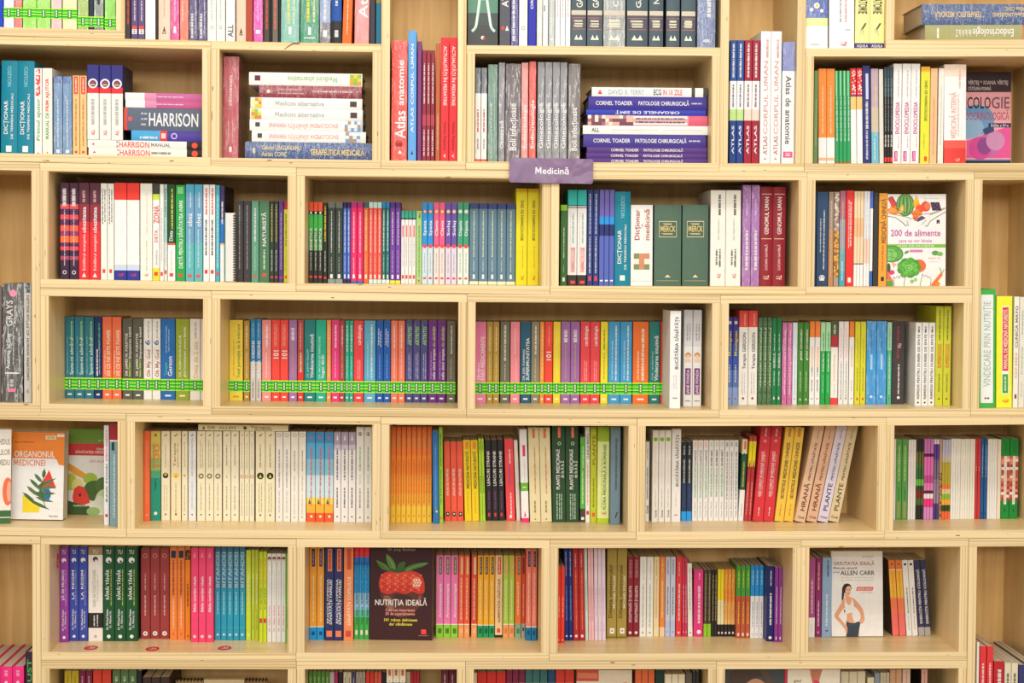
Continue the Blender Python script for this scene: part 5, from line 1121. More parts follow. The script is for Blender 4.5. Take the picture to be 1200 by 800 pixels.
b(181, 279, 115, 2, 'e6e2dc', 'q 4 4 a8a49c 56 0;l 20 62 8a868c 20 0;l 66 90 c0b8b0 18 0;o 95 95 888 20 0', 'greyish white paperback with grey lettering')
b(280, 379, 115, 2, 'e8e4dc', 'q 4 4 b8b0a0 56 0;l 20 44 a88a70 20 0;l 48 66 c0a898 16 0;l 70 92 c8c0b4 16 0;o 95 95 888 20 0', 'greyish white paperback with brown lettering')
b(381, 556, 118, 3, '3f90cc .12 5aa8d8 .3 88c0dc .48 c4dcec .73 f8d060 .8 f8b03c .9 ee5a2c', 'u 18 60 e0504a 26 6 Cum să comunici;l 62 82 d85a6a 18 4;o 6 6 e0505a 30 0;o 94 94 fbe8d0 30 6;t 74 80 3a5a3a 30 -16', 'sky blue paperback with yellow and red foot')
b(557, 700, 118, 3, 'a9a0bc .14 c8c2d2 .2 e9e6ea', 't 2 9 f0eef4 30 0;u 19 53 5a4a84 34 0 Cancer;l 62 84 3a3a54 24 0;o 94 94 666 24 0', 'white paperback with lilac head')
b(702, 806, 85, 2, 'f0efe6', 'q 7 7 8a8a80 48 0;t 5 9 4a4a48 20 0;u 21 46 6ab07a 28 0 Nutriție;l 50 60 b0d0b0 20 0;u 64 85 8a8a84 28 0 Robert Diet;o 95 95 888 24 0', 'tall white paperback with green lettering', dep=.17)

comp(4, 'in the orange-led box', 'books in the box led by orange spines', t=.165, dep=.14)
Zm(440, 485, 5.52)
b(92, 365, 82, 8, 'dc6e2c .12 e2762e .3 e8842e .5 ee9632 .7 f0a836 .83 f2c03c', 'l 8 22 c8a468 34 0;l 34 80 d85a30 28 0;r 92 94 d8843a 30 0', 'thin paperback fading from orange to yellow', dep=.17, t=.15)
b(372, 413, 110, 1, '2a6fb4', 'l 16 86 7ab0dc 16 0;r 86 88 e8d04a 30 14', 'thin blue paperback', t=.13, lean=-8)
b(414, 440, 88, 1, '9ccc34', 'l 6 40 4a6a1c 40 0;l 44 80 5a7a24 34 0;r 93 96 e07a2c 60 0', 'thin lime paperback with dark lettering', t=.14, lean=-8)
b(449, 572, 180, 3, 'ee5a44', 'u 34 68 fbe0d4 34 0 ATLAS DE NUTRIȚIE;r 88.5 94 3a3430 56 0;o 91 91 e8e4dc 26 0', 'tomato red atlas with white lettering', lean=-10, t=.18)
b(578, 674, 170, 2, 'f4c820', 'u 14 60 3a3420 40 6 MEDICINA NATURISTĂ;l 64 90 b89a28 14 0;r 2 11 f08a2c 46 6', 'golden yellow paperback with black capitals', lean=-16, t=.18)
b(678, 714, 160, 2, 'aed43a', 'l 4 14 6a9a24 50 0;l 46 66 5a8a20 44 0;l 70 92 8ab43a 24 0', 'thin lime green paperback', lean=-17, t=.18)
b(717, 838, 168, 3, '2a2628', 'u 14 57 f4f0ec 46 0 LEACURI STRANII;u 63 86 8a4a90 26 0 Nathan Belofsky;r 90.5 95 c8404a 34 0', 'black paperback with white capitals', lean=-14, t=.19)
Zm(590, 485, 5.52)
b(20, 80, 163, 1, 'e84a50', 'u 13 30 fbdcdc 26 8 Bicuri;u 34 56 8a5ab0 22 -4 Nutriție;u 66 92 fbdcdc 26 6 ACATRINEI;r 93 97 fbeaea 26 0', 'raspberry red paperback with mixed lettering', lean=-20, t=.19)
b(86, 112, 170, 1, 'efe0d8', 'l 20 80 e8c4b8 20 0', 'thin blush paperback', lean=-24, t=.19)
b(118, 168, 100, 1, 'f4f2ee .575 6ab03a .665 f4f2ee .955 e8307a', 'r 17 29 e0306c 36 4;l 33 57 c8c4bc 12 4;r 62 63 e8f4dc 50 0;t 88 94 e0508a 34 0', 'white paperback with green band and pink foot', lean=-20, t=.16, dep=.18)
b(172, 316, 90, 2, 'ded2a8', 'u 20 70 c8744a 18 6 Natura vindecă;u 78 90 8a7c54 24 0 Maria;r 1 11 d8784a 24 0;o 97 97 8a7c54 14 0', 'sand coloured paperback with red tab', lean=-18, t=.165, dep=.18)
b(318, 492, 80, 2, '2a4a2e', 'u 24 66 f0f4ea 26 -6 PLANTE MEDICINALE;u 36 54 e0ecd8 26 26 de la A la Z;q 18 18 d0e0c8 26 6;r 1 12 e87a5a 20 6;l 70 97 b8d0b8 10 -14;l 70 97 b8d0b8 10 4;l 70 97 b8d0b8 10 20', 'thick dark green paperback with white capitals', lean=-10, t=.165, dep=.18)
b(497, 530, 150, 1, '5ab04a .84 4a4434', 'l 10 36 c0e4a8 40 10;l 40 78 d8f0c4 30 0;r 94 97 f0f0e8 60 0', 'leaf green paperback with dark foot', lean=-4)
b(531, 562, 85, 1, 'f0e4dc', 'u 7 34 3a3430 50 6 CLINICA MAYO;l 38 82 e89a94 34 0;r 88 92 d83a4a 60 0', 'white paperback with black clinic capitals', lean=-6)
b(563, 606, 85, 1, 'a8a81c .02 bcc42c', 'u 8 40 8a6a1c 46 4 PLANTE;l 54 84 8a8a1c 30 0;r 90 94 e0542c 44 0', 'lime olive paperback with brown lettering', lean=-4)
b(607, 685, 85, 1, '9cb82c .15 dce498 .95 b4cc2a', 'u 18 86 4a6a1c 24 10 FLORA MEDICINALĂ A ROMÂNIEI;l 30 84 98a850 8 -14;u 88 91 d8443c 40 6 ALL', 'pale green flora book with dark capitals', t=.15, dep=.18)
b(692, 757, 85, 1, '6f8796', 'u 12 64 44565f 30 6 CELE MAI BUNE REȚETE;k 0 0 1c2024 10 0 2,93 10,90 22,87', 'grey blue paperback with black bird', t=.12, dep=.2)

comp(4, 'in the leaning books box', 'books in the box ending in leaning books', t=.18, dep=.14)
Zm(740, 485, 5.52)
b(62, 116, 180, 2, 'ece9e2', 'u 32 72 5a5a54 36 0 REMEDII NATURISTE;u 80 90 2a2a2a 60 0 Coral;l 10 22 a8a8a0 30 0', 'slim pale paperback with dark lettering', t=.18)
b(133, 256, 105, 3, 'efe9e4', 'o 10 10 7ab82c 70 0;l 18 58 f0c4bc 16 0;u 64 84 b0aca4 20 6 Fabrica de ulei;u 87 95 2a2826 34 10 Coral', 'white paperback with green apple emblem', t=.17, dep=.16)
b(258, 320, 98, 1, 'efece8', 'u 6 62 5a5652 30 10 BUCĂTĂRIA SĂNĂTĂȚII;l 68 84 e0b0a8 10 0;r 92 93 888 40 0', 'ivory cookery paperback with dark capitals', t=.17, dep=.16)
b(322, 391, 182, 2, '2a3238 .5 2a3a58 .88 2a9ae8', 'u 22 52 e8ecf0 36 0 farmacia ierburilor;l 5 16 c8d0d4 30 0;l 56 82 3a5a90 30 0', 'black paperback with bright blue foot', t=.19)
b(393, 497, 170, 3, 'f2f0ee', 'u 30 72 4ab070 36 4 TRATAMENTE NATURISTE;u 12 30 3a3a38 36 4 COSMETICĂ;u 76 96 a8a8a0 30 0 Cesar Marin;r 2 9 e8c4bc 46 0', 'white paperback with bold green and black lettering', t=.19)
b(498, 600, 170, 3, 'f2f0ee', 'l 34 70 70b888 40 4;l 12 32 7a7a7c 50 4;u 76 96 a8a8a0 30 0 Cesar Marin;r 2 8 c8d4c4 46 0', 'white paperback with spaced green and grey lettering', t=.19)
b(601, 690, 170, 3, 'f2f0ee', 'l 14 74 8a8a88 40 4;u 76 96 7a7a78 34 0 Cesar Marin;r 2 8 a8aca8 46 0', 'white paperback with grey lettering only', t=.19)
b(692, 727, 165, 1, 'f0dcb8 .18 1f5a44 .62 f2f0f0', 'u 28 58 e0c84a 46 0 LUPUȘ ALBE;r 2 12 e07a5a 46 6;o 18 18 2a2a2a 34 0;l 78 94 b8b8b8 24 0', 'white paperback with dark green band', lean=24, t=.186)
Zm(870, 485, 5.52)
b(13, 60, 145, 2, 'b04048 .06 f4d820 .28 f0c83a .36 b8383e', 't 28 38 8a2a30 50 0;l 54 92 e89a8a 34 0', 'thin red paperback with yellow flame', lean=34, t=.18)
b(67, 205, 85, 2, 'b52c36 .1 d0343e', 'u 26 74 fbdcd8 26 -8 GHID COMPLET DE MEDICINĂ CHINEZĂ;l 30 72 f0b0b0 8 14;q 15 15 f8d0c8 26 0;l 2 10 f0a8a8 24 0;u 86 94 fbdcd8 16 0 Daniel Reid', 'crimson Chinese medicine guide', lean=52, t=.172, dep=.155)
b(209, 332, 90, 2, 'f2c04a', 'u 16 76 3a2a18 34 0 SECRETELE MEDICINEI CHINEZE;r 1 10 c8843a 30 0;u 82 94 b88a34 16 0 Henry Lu', 'golden yellow Chinese medicine paperback', lean=70, t=.168, dep=.155)
for i, (x_, c_, tx, ds, tc_) in enumerate(((334, 'd8b698', 'HRANĂ', 'tan leaning book with brown lettering beside the yellow pair', '6a2c1c'), (410, 'd6ac8e', 'HRANĂ', 'pinkish tan leaning book with brown lettering', '6a2c1c'),
                                 (482, 'd2cadc', 'PLANTE', 'pale lilac leaning book with blue lettering', '2c4464'), (553, 'd2c09c', 'PLANTE', 'sand leaning book with green lettering, last', '44502c'))):
    b(x_ + 4, x_ + 75, 80, 1, c_, 'u 60 89 %s 40 0 %s;u 18 57 %s 22 4 PENTRU SĂNĂTATE;u 5 14 8a7460 14 4 Coralia;h 94 96.4 3a2c24 64 0 Coral' % (tc_, tx, tc_), ds, lean=126, t=.15, dep=.17)

comp(4, 'in the short box packed with booklets', 'booklets in the short box', t=.2, dep=.13)
Zm(1030, 490, 6.15)
b(106, 120, 150, 1, 'f0f0ee', 'l 20 60 b8c8b8 30 0', 'thin white booklet at the board', k='b')
b(121, 207, 150, 2, '5aa050', 'l 8 52 c4e08a 36 0;l 60 76 3a8040 30 0;r 78 98 9a9a5a 44 0', 'fresh green paperback with lime lettering')
b(208, 265, 155, 3, 'f0e6e6', 'l 12 60 e4c8cc 20 0', 'thin rosy white booklet', k='b')
b(266, 322, 150, 3, '38302c .16 5a5a28 .3 3a6a34 .5 6aba4a .58 3a4a2a .64 7a3028 .74 4a6a3a .82 2c2c28', 'l 16 36 8a8a40 40 0', 'dark patterned booklet with green stripes', k='b')
b(323, 392, 150, 3, 'c878c0 .18 5a2050 .22 e070b8 .45 c850a0 .55 e080c0 .64 6a2040 .68 f4e4f0 .74 e83888 .85 d08ac8', '', 'pink patterned booklet', k='b')
b(393, 432, 152, 2, 'd8d0dc .06 5a3a9a .25 6a6078 .5 8a7a98 .8 4a3a7a', 'l 28 80 c8b8d0 20 0', 'violet grey booklet', k='b')
b(433, 452, 152, 1, 'b89a78', 'p 40 98 6a4a34,d8b884,a85a34 80 0', 'tan patterned booklet', k='b')
b(453, 515, 155, 3, 'b8b8d0 .2 c0b8a8 .28 b8a838 .56 ec7a38 .62 d8c89a .68 8ab838 .75 f0a83a .82 2f4a24 .9 e8683a', '', 'colourful fruit patterned booklet', k='b')
b(516, 585, 148, 4, 'f2ece2', 'l 24 50 e0d4c8 16 0', 'warm white booklet beside the fruit patterned ones', k='b')
b(586, 689, 150, 6, 'eee6da', 'l 22 40 e0c4b8 16 0', 'very thin ivory booklet beside the red ones', k='b')
b(690, 731, 148, 2, 'c23a3e', 'l 34 40 f0c8c8 20 0', 'thin red booklet', k='b')
b(732, 780, 148, 2, '1f5a94', 'l 8 48 a8c8e4 26 0;r 92 94 123a68 40 0', 'thin dark blue booklet', k='b')
b(781, 850, 150, 4, 'f0eee8', 'l 20 28 a8a49c 20 0', 'thin chalk white booklet', k='b')
b(851, 877, 152, 1, 'e8dcc8', '', 'thin beige booklet', k='b')
b(878, 1003, 145, 2, '1f8a3a .22 f4e8dc .77 1f8a3a', 'p 22 77 c85a3a,f0e0d4,e8907a,a8442c,f8f0e8 98 0;r 34 82 f4f0e8 30 0;l 36 80 c8a898 14 0;l 4 18 0f6a28 12 0;t 86 91 0f5a24 24 0', 'green ended paperback with red and white pattern')

# ================================================================ sixth row
comp(5, 'in the oval sticker box', 'books in the box with red oval stickers', t=.135, dep=.14)
Zm(0, 625, 4.57)
TU = 'h 3 7.5 e0d0c0 46 0 TU;o 14 14 f4f0ee 54 0;o 15.5 15.5 %s 22 6;u 24 56 %s 28 -10 %s;l 24 62 %s 10 22;u 66 88 e8e8ee 20 -14 Dr. Michael Roizen;u 68 86 d8d8e0 18 14 Dr. Mehmet Oz;o 95 95 f4f4f4 34 0'
b(314, 367, 72, 1, '8c3a9c', TU % ('8c3a9c', 'f4e4f8', 'SĂ FII FRUMOS', 'd8a8e0'), 'bright purple paperback with swirl emblem', t=.12)
b(372, 470, 72, 2, '3a4aa4', TU % ('3a4aa4', 'e8ecfa', 'LA REGIM', 'a8b4e4'), 'royal blue paperback with swirl emblem')
b(472, 551, 72, 1, 'a08a62 .085 e8e2dc .7 2c2826 .86 e6e0da', 'h 3 7 e8dcc4 40 0 TU;o 13 13 4a4440 36 0;o 14.5 14.5 e8e2dc 16 4;u 24 64 a8b0a4 22 -8 GHID DE FUNCȚIONARE;l 28 58 c8c4bc 8 16;u 72 84 f0ece8 14 -8 Dr. Roizen;u 72 84 f0ece8 14 14 Dr. Oz;o 95 95 aaa 20 0', 'white paperback with brown head and black label')
b(552, 736, 72, 3, '1c5230', TU % ('1c5230', 'f0f8f0', 'RĂMÂI TÂNĂR', 'b8cc4a'), 'dark green paperback with swirl emblem')
b(753, 907, 80, 3, '9a3c3c', 'l 28 46 d8a8a0 16 0;l 52 74 dcb4ac 20 0;q 8 8 c88a84 50 0;o 94 94 f0e8e4 50 0;o 94 94 9a3c3c 20 0', 'brownish red paperback', t=.165)
Zm(190, 625, 4.57)
b(40, 122, 72, 2, 'f0823c', 'r 4 12 2a3050 66 0;u 14 52 8a3a18 36 0 Mă cunosc să trăiesc;l 56 88 fbd0a8 22 0;o 94 94 c85a24 26 0', 'orange paperback with navy tab', t=.155)
b(123, 152, 72, 1, 'f48a2a', 'p 3 14 2a2420,8a5a2a 90 0;u 40 64 6a3410 40 0 Menopauza;t 94 97 8a3a18 30 0', 'light orange paperback with dark picture', t=.155)
b(154, 275, 78, 3, 'ec4472', 'u 30 68 fbe4ec 34 0 Biblia nutriției ideale;t 4 10 f08aa8 44 0;o 94 94 fbf0f4 40 0;o 94 94 ec4472 16 0', 'watermelon pink paperback', t=.125)
b(281, 446, 72, 5, '3a7090 .06 4a86a4 .45 2a98b8 .86 3aa8bc .87 2a98b8', 'u 5 44 a8ccdc 56 0 BITANDEI;u 48 72 d0ecf4 26 0 Dr. Adrian Spaniol;o 94 94 f0f8fa 40 0;o 94 94 2a98b8 16 0', 'turquoise blue paperback with large pale capitals', t=.15)
b(448, 476, 90, 1, 'c4d43a', 'l 28 60 eef4c0 40 0;o 94 94 f4f8dc 34 0', 'thin chartreuse paperback', t=.15)
b(477, 517, 88, 2, 'b8c43c', 'l 26 60 e8f0b4 30 0;l 66 88 7a8a24 20 0', 'thin olive lime paperback', t=.15)
b(518, 561, 98, 2, 'c6d62c', 'u 40 64 4a4a24 34 0 Dr. Julian McKeith;r 74 79 c83a4a 70 0;l 8 36 d8883a 30 0', 'lime paperback with red mark', t=.13)
b(562, 662, 108, 4, 'efeae6', 'o 5.5 5.5 6a3a24 80 0;o 7 7 e8b898 50 0;l 18 56 c8c4bc 18 0;u 58 88 d8506a 30 0 Dr. Gillian McKeith;o 96 96 ddd 30 0', 'white paperback with small face at its head', t=.13)
b(663, 677, 108, 1, '7ab84a', 'l 60 84 4a7a2c 30 0', 'thin mid green paperback at the board', t=.11)

comp(5, 'beside the strawberry cover', 'books beside the strawberry cover', t=.16, dep=.14)
Zm(345, 625, 4.57)
NI = 'r 2 21 2c2450 42 4;l 4 19 b8a8d0 18 4;'
b(70, 160, 72, 2, 'f0a03a .855 f4ece4 .865 1f9ade', NI + 'u 30 80 fbe4bc 24 6 ÎI pot trata pe ceilalți;r 91 95 1a4a90 44 4', 'amber paperback with blue foot')
b(162, 261, 72, 2, '2c3468', 'r 2 26 f08058 46 6;l 4 24 8a3420 26 6;u 34 82 d8dcf0 22 -16 ENCICLOPEDIA;u 35 83 e8ecf8 28 16 SĂNĂTĂȚII FAMILIEI;r 89.5 96 f08058 62 0', 'navy family health encyclopedia with orange tab', t=.15)
b(263, 316, 72, 1, 'f08a5c', 'r 2 24 c8502c 44 6;u 32 84 fbe4cc 34 8 SĂNĂTĂȚII COPILULUI;r 89.5 96 c84a34 56 0', 'light orange child health encyclopedia', t=.15)
b(319, 401, 72, 3, 'd8343a .11 1f70c0 .2 2a98d8 .5 8cc0dc .68 5ab8a0 .76 3fa84c', 'u 16 62 2a3a5c 42 6 ALIMENTAȚIA SĂNĂTOASĂ;u 65 84 1c3a2c 40 6 Totul despre;r 90 95 e8d4c4 44 0', 'blue and green paperback with red head', t=.165)
BERRY = [(.145, .42), (.16, .34), (.23, .285), (.36, .265), (.52, .26), (.68, .265), (.80, .30), (.86, .37), (.87, .45), (.84, .56), (.77, .66), (.66, .73), (.50, .76), (.36, .73), (.25, .66), (.18, .55)]
SB = [('p', blob(BERRY), '5e342c'),
      ('p', blob([(.145, .42), (.16, .34), (.23, .285), (.36, .265), (.52, .26), (.68, .265), (.80, .30), (.86, .37), (.87, .45), (.86, .49), (.78, .51), (.68, .485), (.56, .51), (.42, .49), (.30, .515), (.19, .49)]), 'cc3a2c'),
      ('p', blob([(.20, .36), (.30, .30), (.50, .285), (.70, .30), (.80, .36), (.70, .40), (.50, .42), (.30, .41)]), 'd84c38')] + \
     [('e', .19 + .062*i + (.031 if j % 2 else 0), .31 + .031*j, .011, .008, 'a82a20' if (i + j) % 2 else 'f0906c') for i in range(11) for j in range(6) if .16 < .19 + .062*i < .84 - .012*j] + \
     [('p', blob([(.67, .38), (.72, .33), (.79, .34), (.82, .40), (.77, .45), (.70, .44)]), 'e87864')] + \
     [('e', .70 + .042*i + (.02 if j % 2 else 0), .36 + .028*j, .014, .010, 'fbe4d8') for i in range(3) for j in range(3)] + \
     [('p', blob([(.22, .54), (.30, .53), (.36, .58), (.38, .68), (.32, .68), (.25, .62)]), '8a6054'), ('p', blob([(.40, .52), (.60, .525), (.66, .56), (.5, .60), (.42, .57)]), '4a2620'), ('p', blob([(.78, .53), (.82, .53), (.78, .62), (.74, .64)]), '8a5448')] + \
     [('p', blob([(.10, .15), (.17, .17), (.26, .20), (.33, .26), (.22, .255), (.14, .21)]), '40702f'), ('p', blob([(.26, .09), (.33, .12), (.40, .19), (.41, .265), (.33, .24), (.27, .17)]), '56863e'),
      ('p', blob([(.44, .20), (.50, .17), (.56, .17), (.55, .22), (.49, .27), (.44, .26)]), '3c6430'), ('p', blob([(.54, .25), (.62, .21), (.76, .18), (.93, .175), (.84, .215), (.70, .245), (.60, .27)]), '4c7c3a'),
      ('p', blob([(.33, .24), (.50, .25), (.58, .25), (.50, .28), (.38, .28)]), '33582a'), ('s', [(.58, .255), (.74, .21), (.90, .18)], .006, '9ab870'), ('s', [(.28, .11), (.34, .17), (.39, .25)], .006, '9ab870'), ('s', [(.13, .165), (.22, .205), (.30, .25)], .006, '84a860'),
      ('t', .08, .57, .91, .63, 'fbf4e4', 'NUTRIȚIA IDEALĂ'), ('t', .28, .02, .72, .05, '9a8a84', 'Dr. Joey Shulman'), ('t', .25, .665, .72, .695, 'e8a090', 'Cele mai importante'), ('t', .25, .705, .72, .735, 'e8a090', '50 de superalimente'),
      ('t', .22, .77, .76, .80, 'f0d84a', '101 rețete delicioase'), ('t', .31, .815, .68, .845, 'f0d84a', 'dar sănătoase'), ('r', .82, .885, .90, .935, 'e8463e'), ('t', .78, .945, .94, .955, 'd88a84', 'NICULESCU')]
face(402, 740, 72, SB, '=dark brown book showing a chocolate dipped strawberry', cover='3a1a1e', t=.15, thick=.022, rz=-.05, back=.03)
Zm(490, 625, 4.57)
def nic(tab, foot): return 'r 2 23 %s 40 10;l 4 21 d8d4c8 16 10;r 89 95 %s 50 4;' % (tab, foot)
b(95, 214, 118, 3, 'e87ab4 .835 f4ece8 .845 8ccc3a', nic('5a6a44', '4a7a2c') + 'u 34 76 fbeaf4 36 6 Aromaterapia', 'pink aromatherapy paperback with lime foot', t=.19)
b(215, 276, 118, 2, 'e85a3a .835 f4ece8 .845 f09a5a', nic('f0b48a', 'e8b088') + 'l 28 78 fbd8c4 28 0', 'red orange paperback with peach foot', t=.19)
b(284, 316, 118, 1, 'd84a34 .835 f4ece8 .845 f09a5a', nic('f4c4a0', 'e8b088') + 'l 28 78 fbd8c4 28 0', 'single red paperback with peach foot', t=.19)
b(317, 410, 118, 3, 'f2aa2c .845 f4ece8 .855 20985c', nic('1f3a38', '0f5a38') + 'l 30 78 fbe8b8 24 0', 'amber yellow paperback with green foot', t=.19)
b(411, 452, 118, 1, 'eec89a .97 2a2422', 'r 2 23 d84a3c 44 6;l 4 21 f8d4c4 18 6;u 28 82 6a4a2c 34 4 ALIMENTAȚIA SĂNĂTOASĂ;r 89 94 d84a3c 44 0', 'beige paperback with black foot', t=.19)
b(454, 516, 118, 2, 'a8cc4a .835 f4ece8 .845 f4a468', nic('e89a5c', 'd87a3c') + 'l 30 78 e4f0bc 28 0', 'lime paperback with orange foot', t=.19)
b(518, 552, 120, 1, 'ef7a3a .83 8cae8a', nic('5a6244', '5a7a5c') + 'l 32 72 fbd8bc 30 0', 'vivid orange paperback with sage foot', t=.19)
b(553, 574, 120, 1, 'c8503a .83 a8a89a', 'r 2 22 7a2a24 50 0;r 88 92 3a2a28 40 0;l 34 74 f0b4a0 30 0', 'thin brick coloured paperback', t=.19)
b(577, 636, 85, 2, 'f0806a .845 f4ece8 .855 1f78a8', 'r 2 19 2c2850 46 6;l 4 17 a8a0c0 18 6;u 26 80 fbdcd4 26 0 Medicina energetică;r 89 94 0f4a78 44 0', 'salmon paperback with deep blue foot', t=.15)

comp(5, 'in the olive brown pair box', 'books in the box with two olive brown books', t=.2, dep=.13)
Zm(640, 625, 4.57)
b(57, 99, 178, 2, 'e8402e', 'l 40 66 fbd4c4 20 4;o 96 96 fbe0d8 30 0', 'thin scarlet paperback', t=.12)
b(100, 146, 80, 2, '1f2f7a', 'l 4 30 c8d0ec 20 0;u 40 78 7ab0e4 26 4 Dulceața;o 95 95 e8ecf8 44 0', 'dark blue paperback', lean=-9, t=.15)
b(147, 211, 80, 2, 'b02a30', 'u 24 88 e88a4a 30 4 Slăbește sănătos;l 6 20 f0c0b8 20 0;o 95 95 f4e0dc 50 0', 'dark red paperback with orange lettering', lean=-10, t=.15)
b(212, 228, 80, 1, 'c0dccc', 'l 34 68 8ab09c 30 0', 'thin pale mint paperback', lean=-12, t=.15)
b(229, 259, 80, 2, 'eab8bc', 'l 40 78 dc8a94 40 0', 'thin powder pink paperback', lean=-10, t=.15)
b(260, 322, 80, 3, 'dccad8', 'l 44 74 c89ab8 24 0;l 80 90 c0b0cc 20 0', 'pale lilac paperback', lean=-8, t=.15)
b(324, 433, 82, 2, 'a08a3e', 'u 18 77 4a3c14 36 -14 Dilema omnivorului;u 30 66 f0e8cc 22 24 MICHAEL POLLAN;r 88 94 f4f0e4 44 6;o 91 91 a08a3e 22 6;r 97.5 98.5 5a4a18 92 0', 'wide olive brown paperback', t=.17, dep=.15)
b(434, 499, 125, 2, '8c2430', 'u 36 82 f4e0e0 42 -2 SCULPTEAZĂ-ȚI SILUETA;l 4 26 dcb0b0 14 -14;l 4 26 dcb0b0 14 14;o 95 95 f4e4e4 50 0', 'wine red paperback with white capitals', t=.2)
b(500, 574, 125, 2, 'efeae2', 'u 34 88 a8b09a 30 0 Femeia și menopauza;l 6 28 b8b4a8 14 6;o 95 95 9ab88a 34 0', 'off-white paperback with grey green lettering', t=.2)
b(575, 606, 125, 1, 'ecd4a4', 'l 28 76 d8a880 26 0;l 4 24 b89a60 20 0', 'pale buff paperback', t=.2)
b(607, 636, 125, 1, 'f28a3c .88 f4c8a4', 'u 30 76 fbe4c8 34 0 Vorbește;l 4 20 fbd0a4 24 0', 'narrow orange paperback', t=.2)
b(637, 692, 125, 2, 'c4cce0 .80 b4c0e4', 'u 38 72 4a4a5c 30 0 Secretul;l 4 22 6a6a84 24 0;o 94 94 888 30 0', 'pale blue grey paperback', t=.2)
b(694, 727, 125, 1, 'e03a40', 'u 34 80 fbe4e4 36 4 RESPIRĂ;l 6 24 fbc0c0 20 0;o 95 95 fbe8e8 34 0', 'cardinal red paperback', t=.2)
Zm(780, 625, 4.57)
b(90, 117, 130, 2, 'c83a5a', 'l 34 82 f4c0cc 30 0;o 94 94 f8dce4 40 0', 'thin rose red paperback', lean=-4, t=.2)
b(120, 147, 160, 1, 'ece8e0', 'l 8 64 8a8680 20 0;o 95 95 4a4644 30 0', 'slim white paperback beside a pink one', lean=-8, t=.2)
b(149, 201, 195, 1, 'dc3a80', 'u 24 80 fbe0ee 40 8 Vorbește cu ei sigură;l 4 14 f8b4d4 20 8;o 93 93 fbeaf2 44 8', 'deep pink paperback with white lettering', t=.2, dep=.14)
b(203, 244, 195, 2, '4a4230 .81 8cc428', 'l 6 76 b8ac84 26 0', 'dark brown paperback with lime foot', t=.2)
b(245, 276, 195, 2, '2e2826', 'l 8 76 c8b878 30 0', 'thin blackish paperback with gold lettering', t=.2)
b(277, 312, 192, 2, 'e8d428 .46 e8e0b0 .82 2a2624', 't 86 96 d8d4cc 60 0;t 85 93 2a2624 40 0', 'yellow and cream paperback with black foot', t=.2)
b(313, 371, 192, 3, 'f09a2c .3 e8843c .5 f0b870 .82 2a2624', 'p 4 76 f0a03a,e8883c,f4bc6a 60 0;t 86 96 d8d4cc 60 0;t 85 93 2a2624 40 0', 'orange patterned paperback with black foot', t=.2)
b(377, 452, 172, 3, '4a9a3a .42 b8583a', 'u 6 30 e8d84a 30 4 Dieta verde;u 50 80 f0c83a 34 4 Punctul slim;r 93 97 e8d0c0 44 0', 'green and rust paperback', t=.18)
b(453, 524, 172, 3, '2a90d4 .42 e9e9ee', 'l 6 26 a8d4f0 34 4;u 50 84 6a6a78 30 4 Punctul verde;r 93 97 ccc 40 0', 'blue and white paperback', t=.18)
b(541, 581, 175, 1, '1f2464', 'u 36 78 e8ecf8 40 4 Secretul sănătății;l 6 26 c8d0ec 24 4;o 95 95 f0f0fa 44 0', 'dark indigo paperback with white lettering', t=.135, dep=.16, side='3a4a80')
b(583, 636, 182, 2, '8a3a94', 'u 26 76 f4dcf4 28 6 Slăbește în;r 93 97 e8d0ec 30 0', 'violet purple paperback', t=.13, dep=.16)

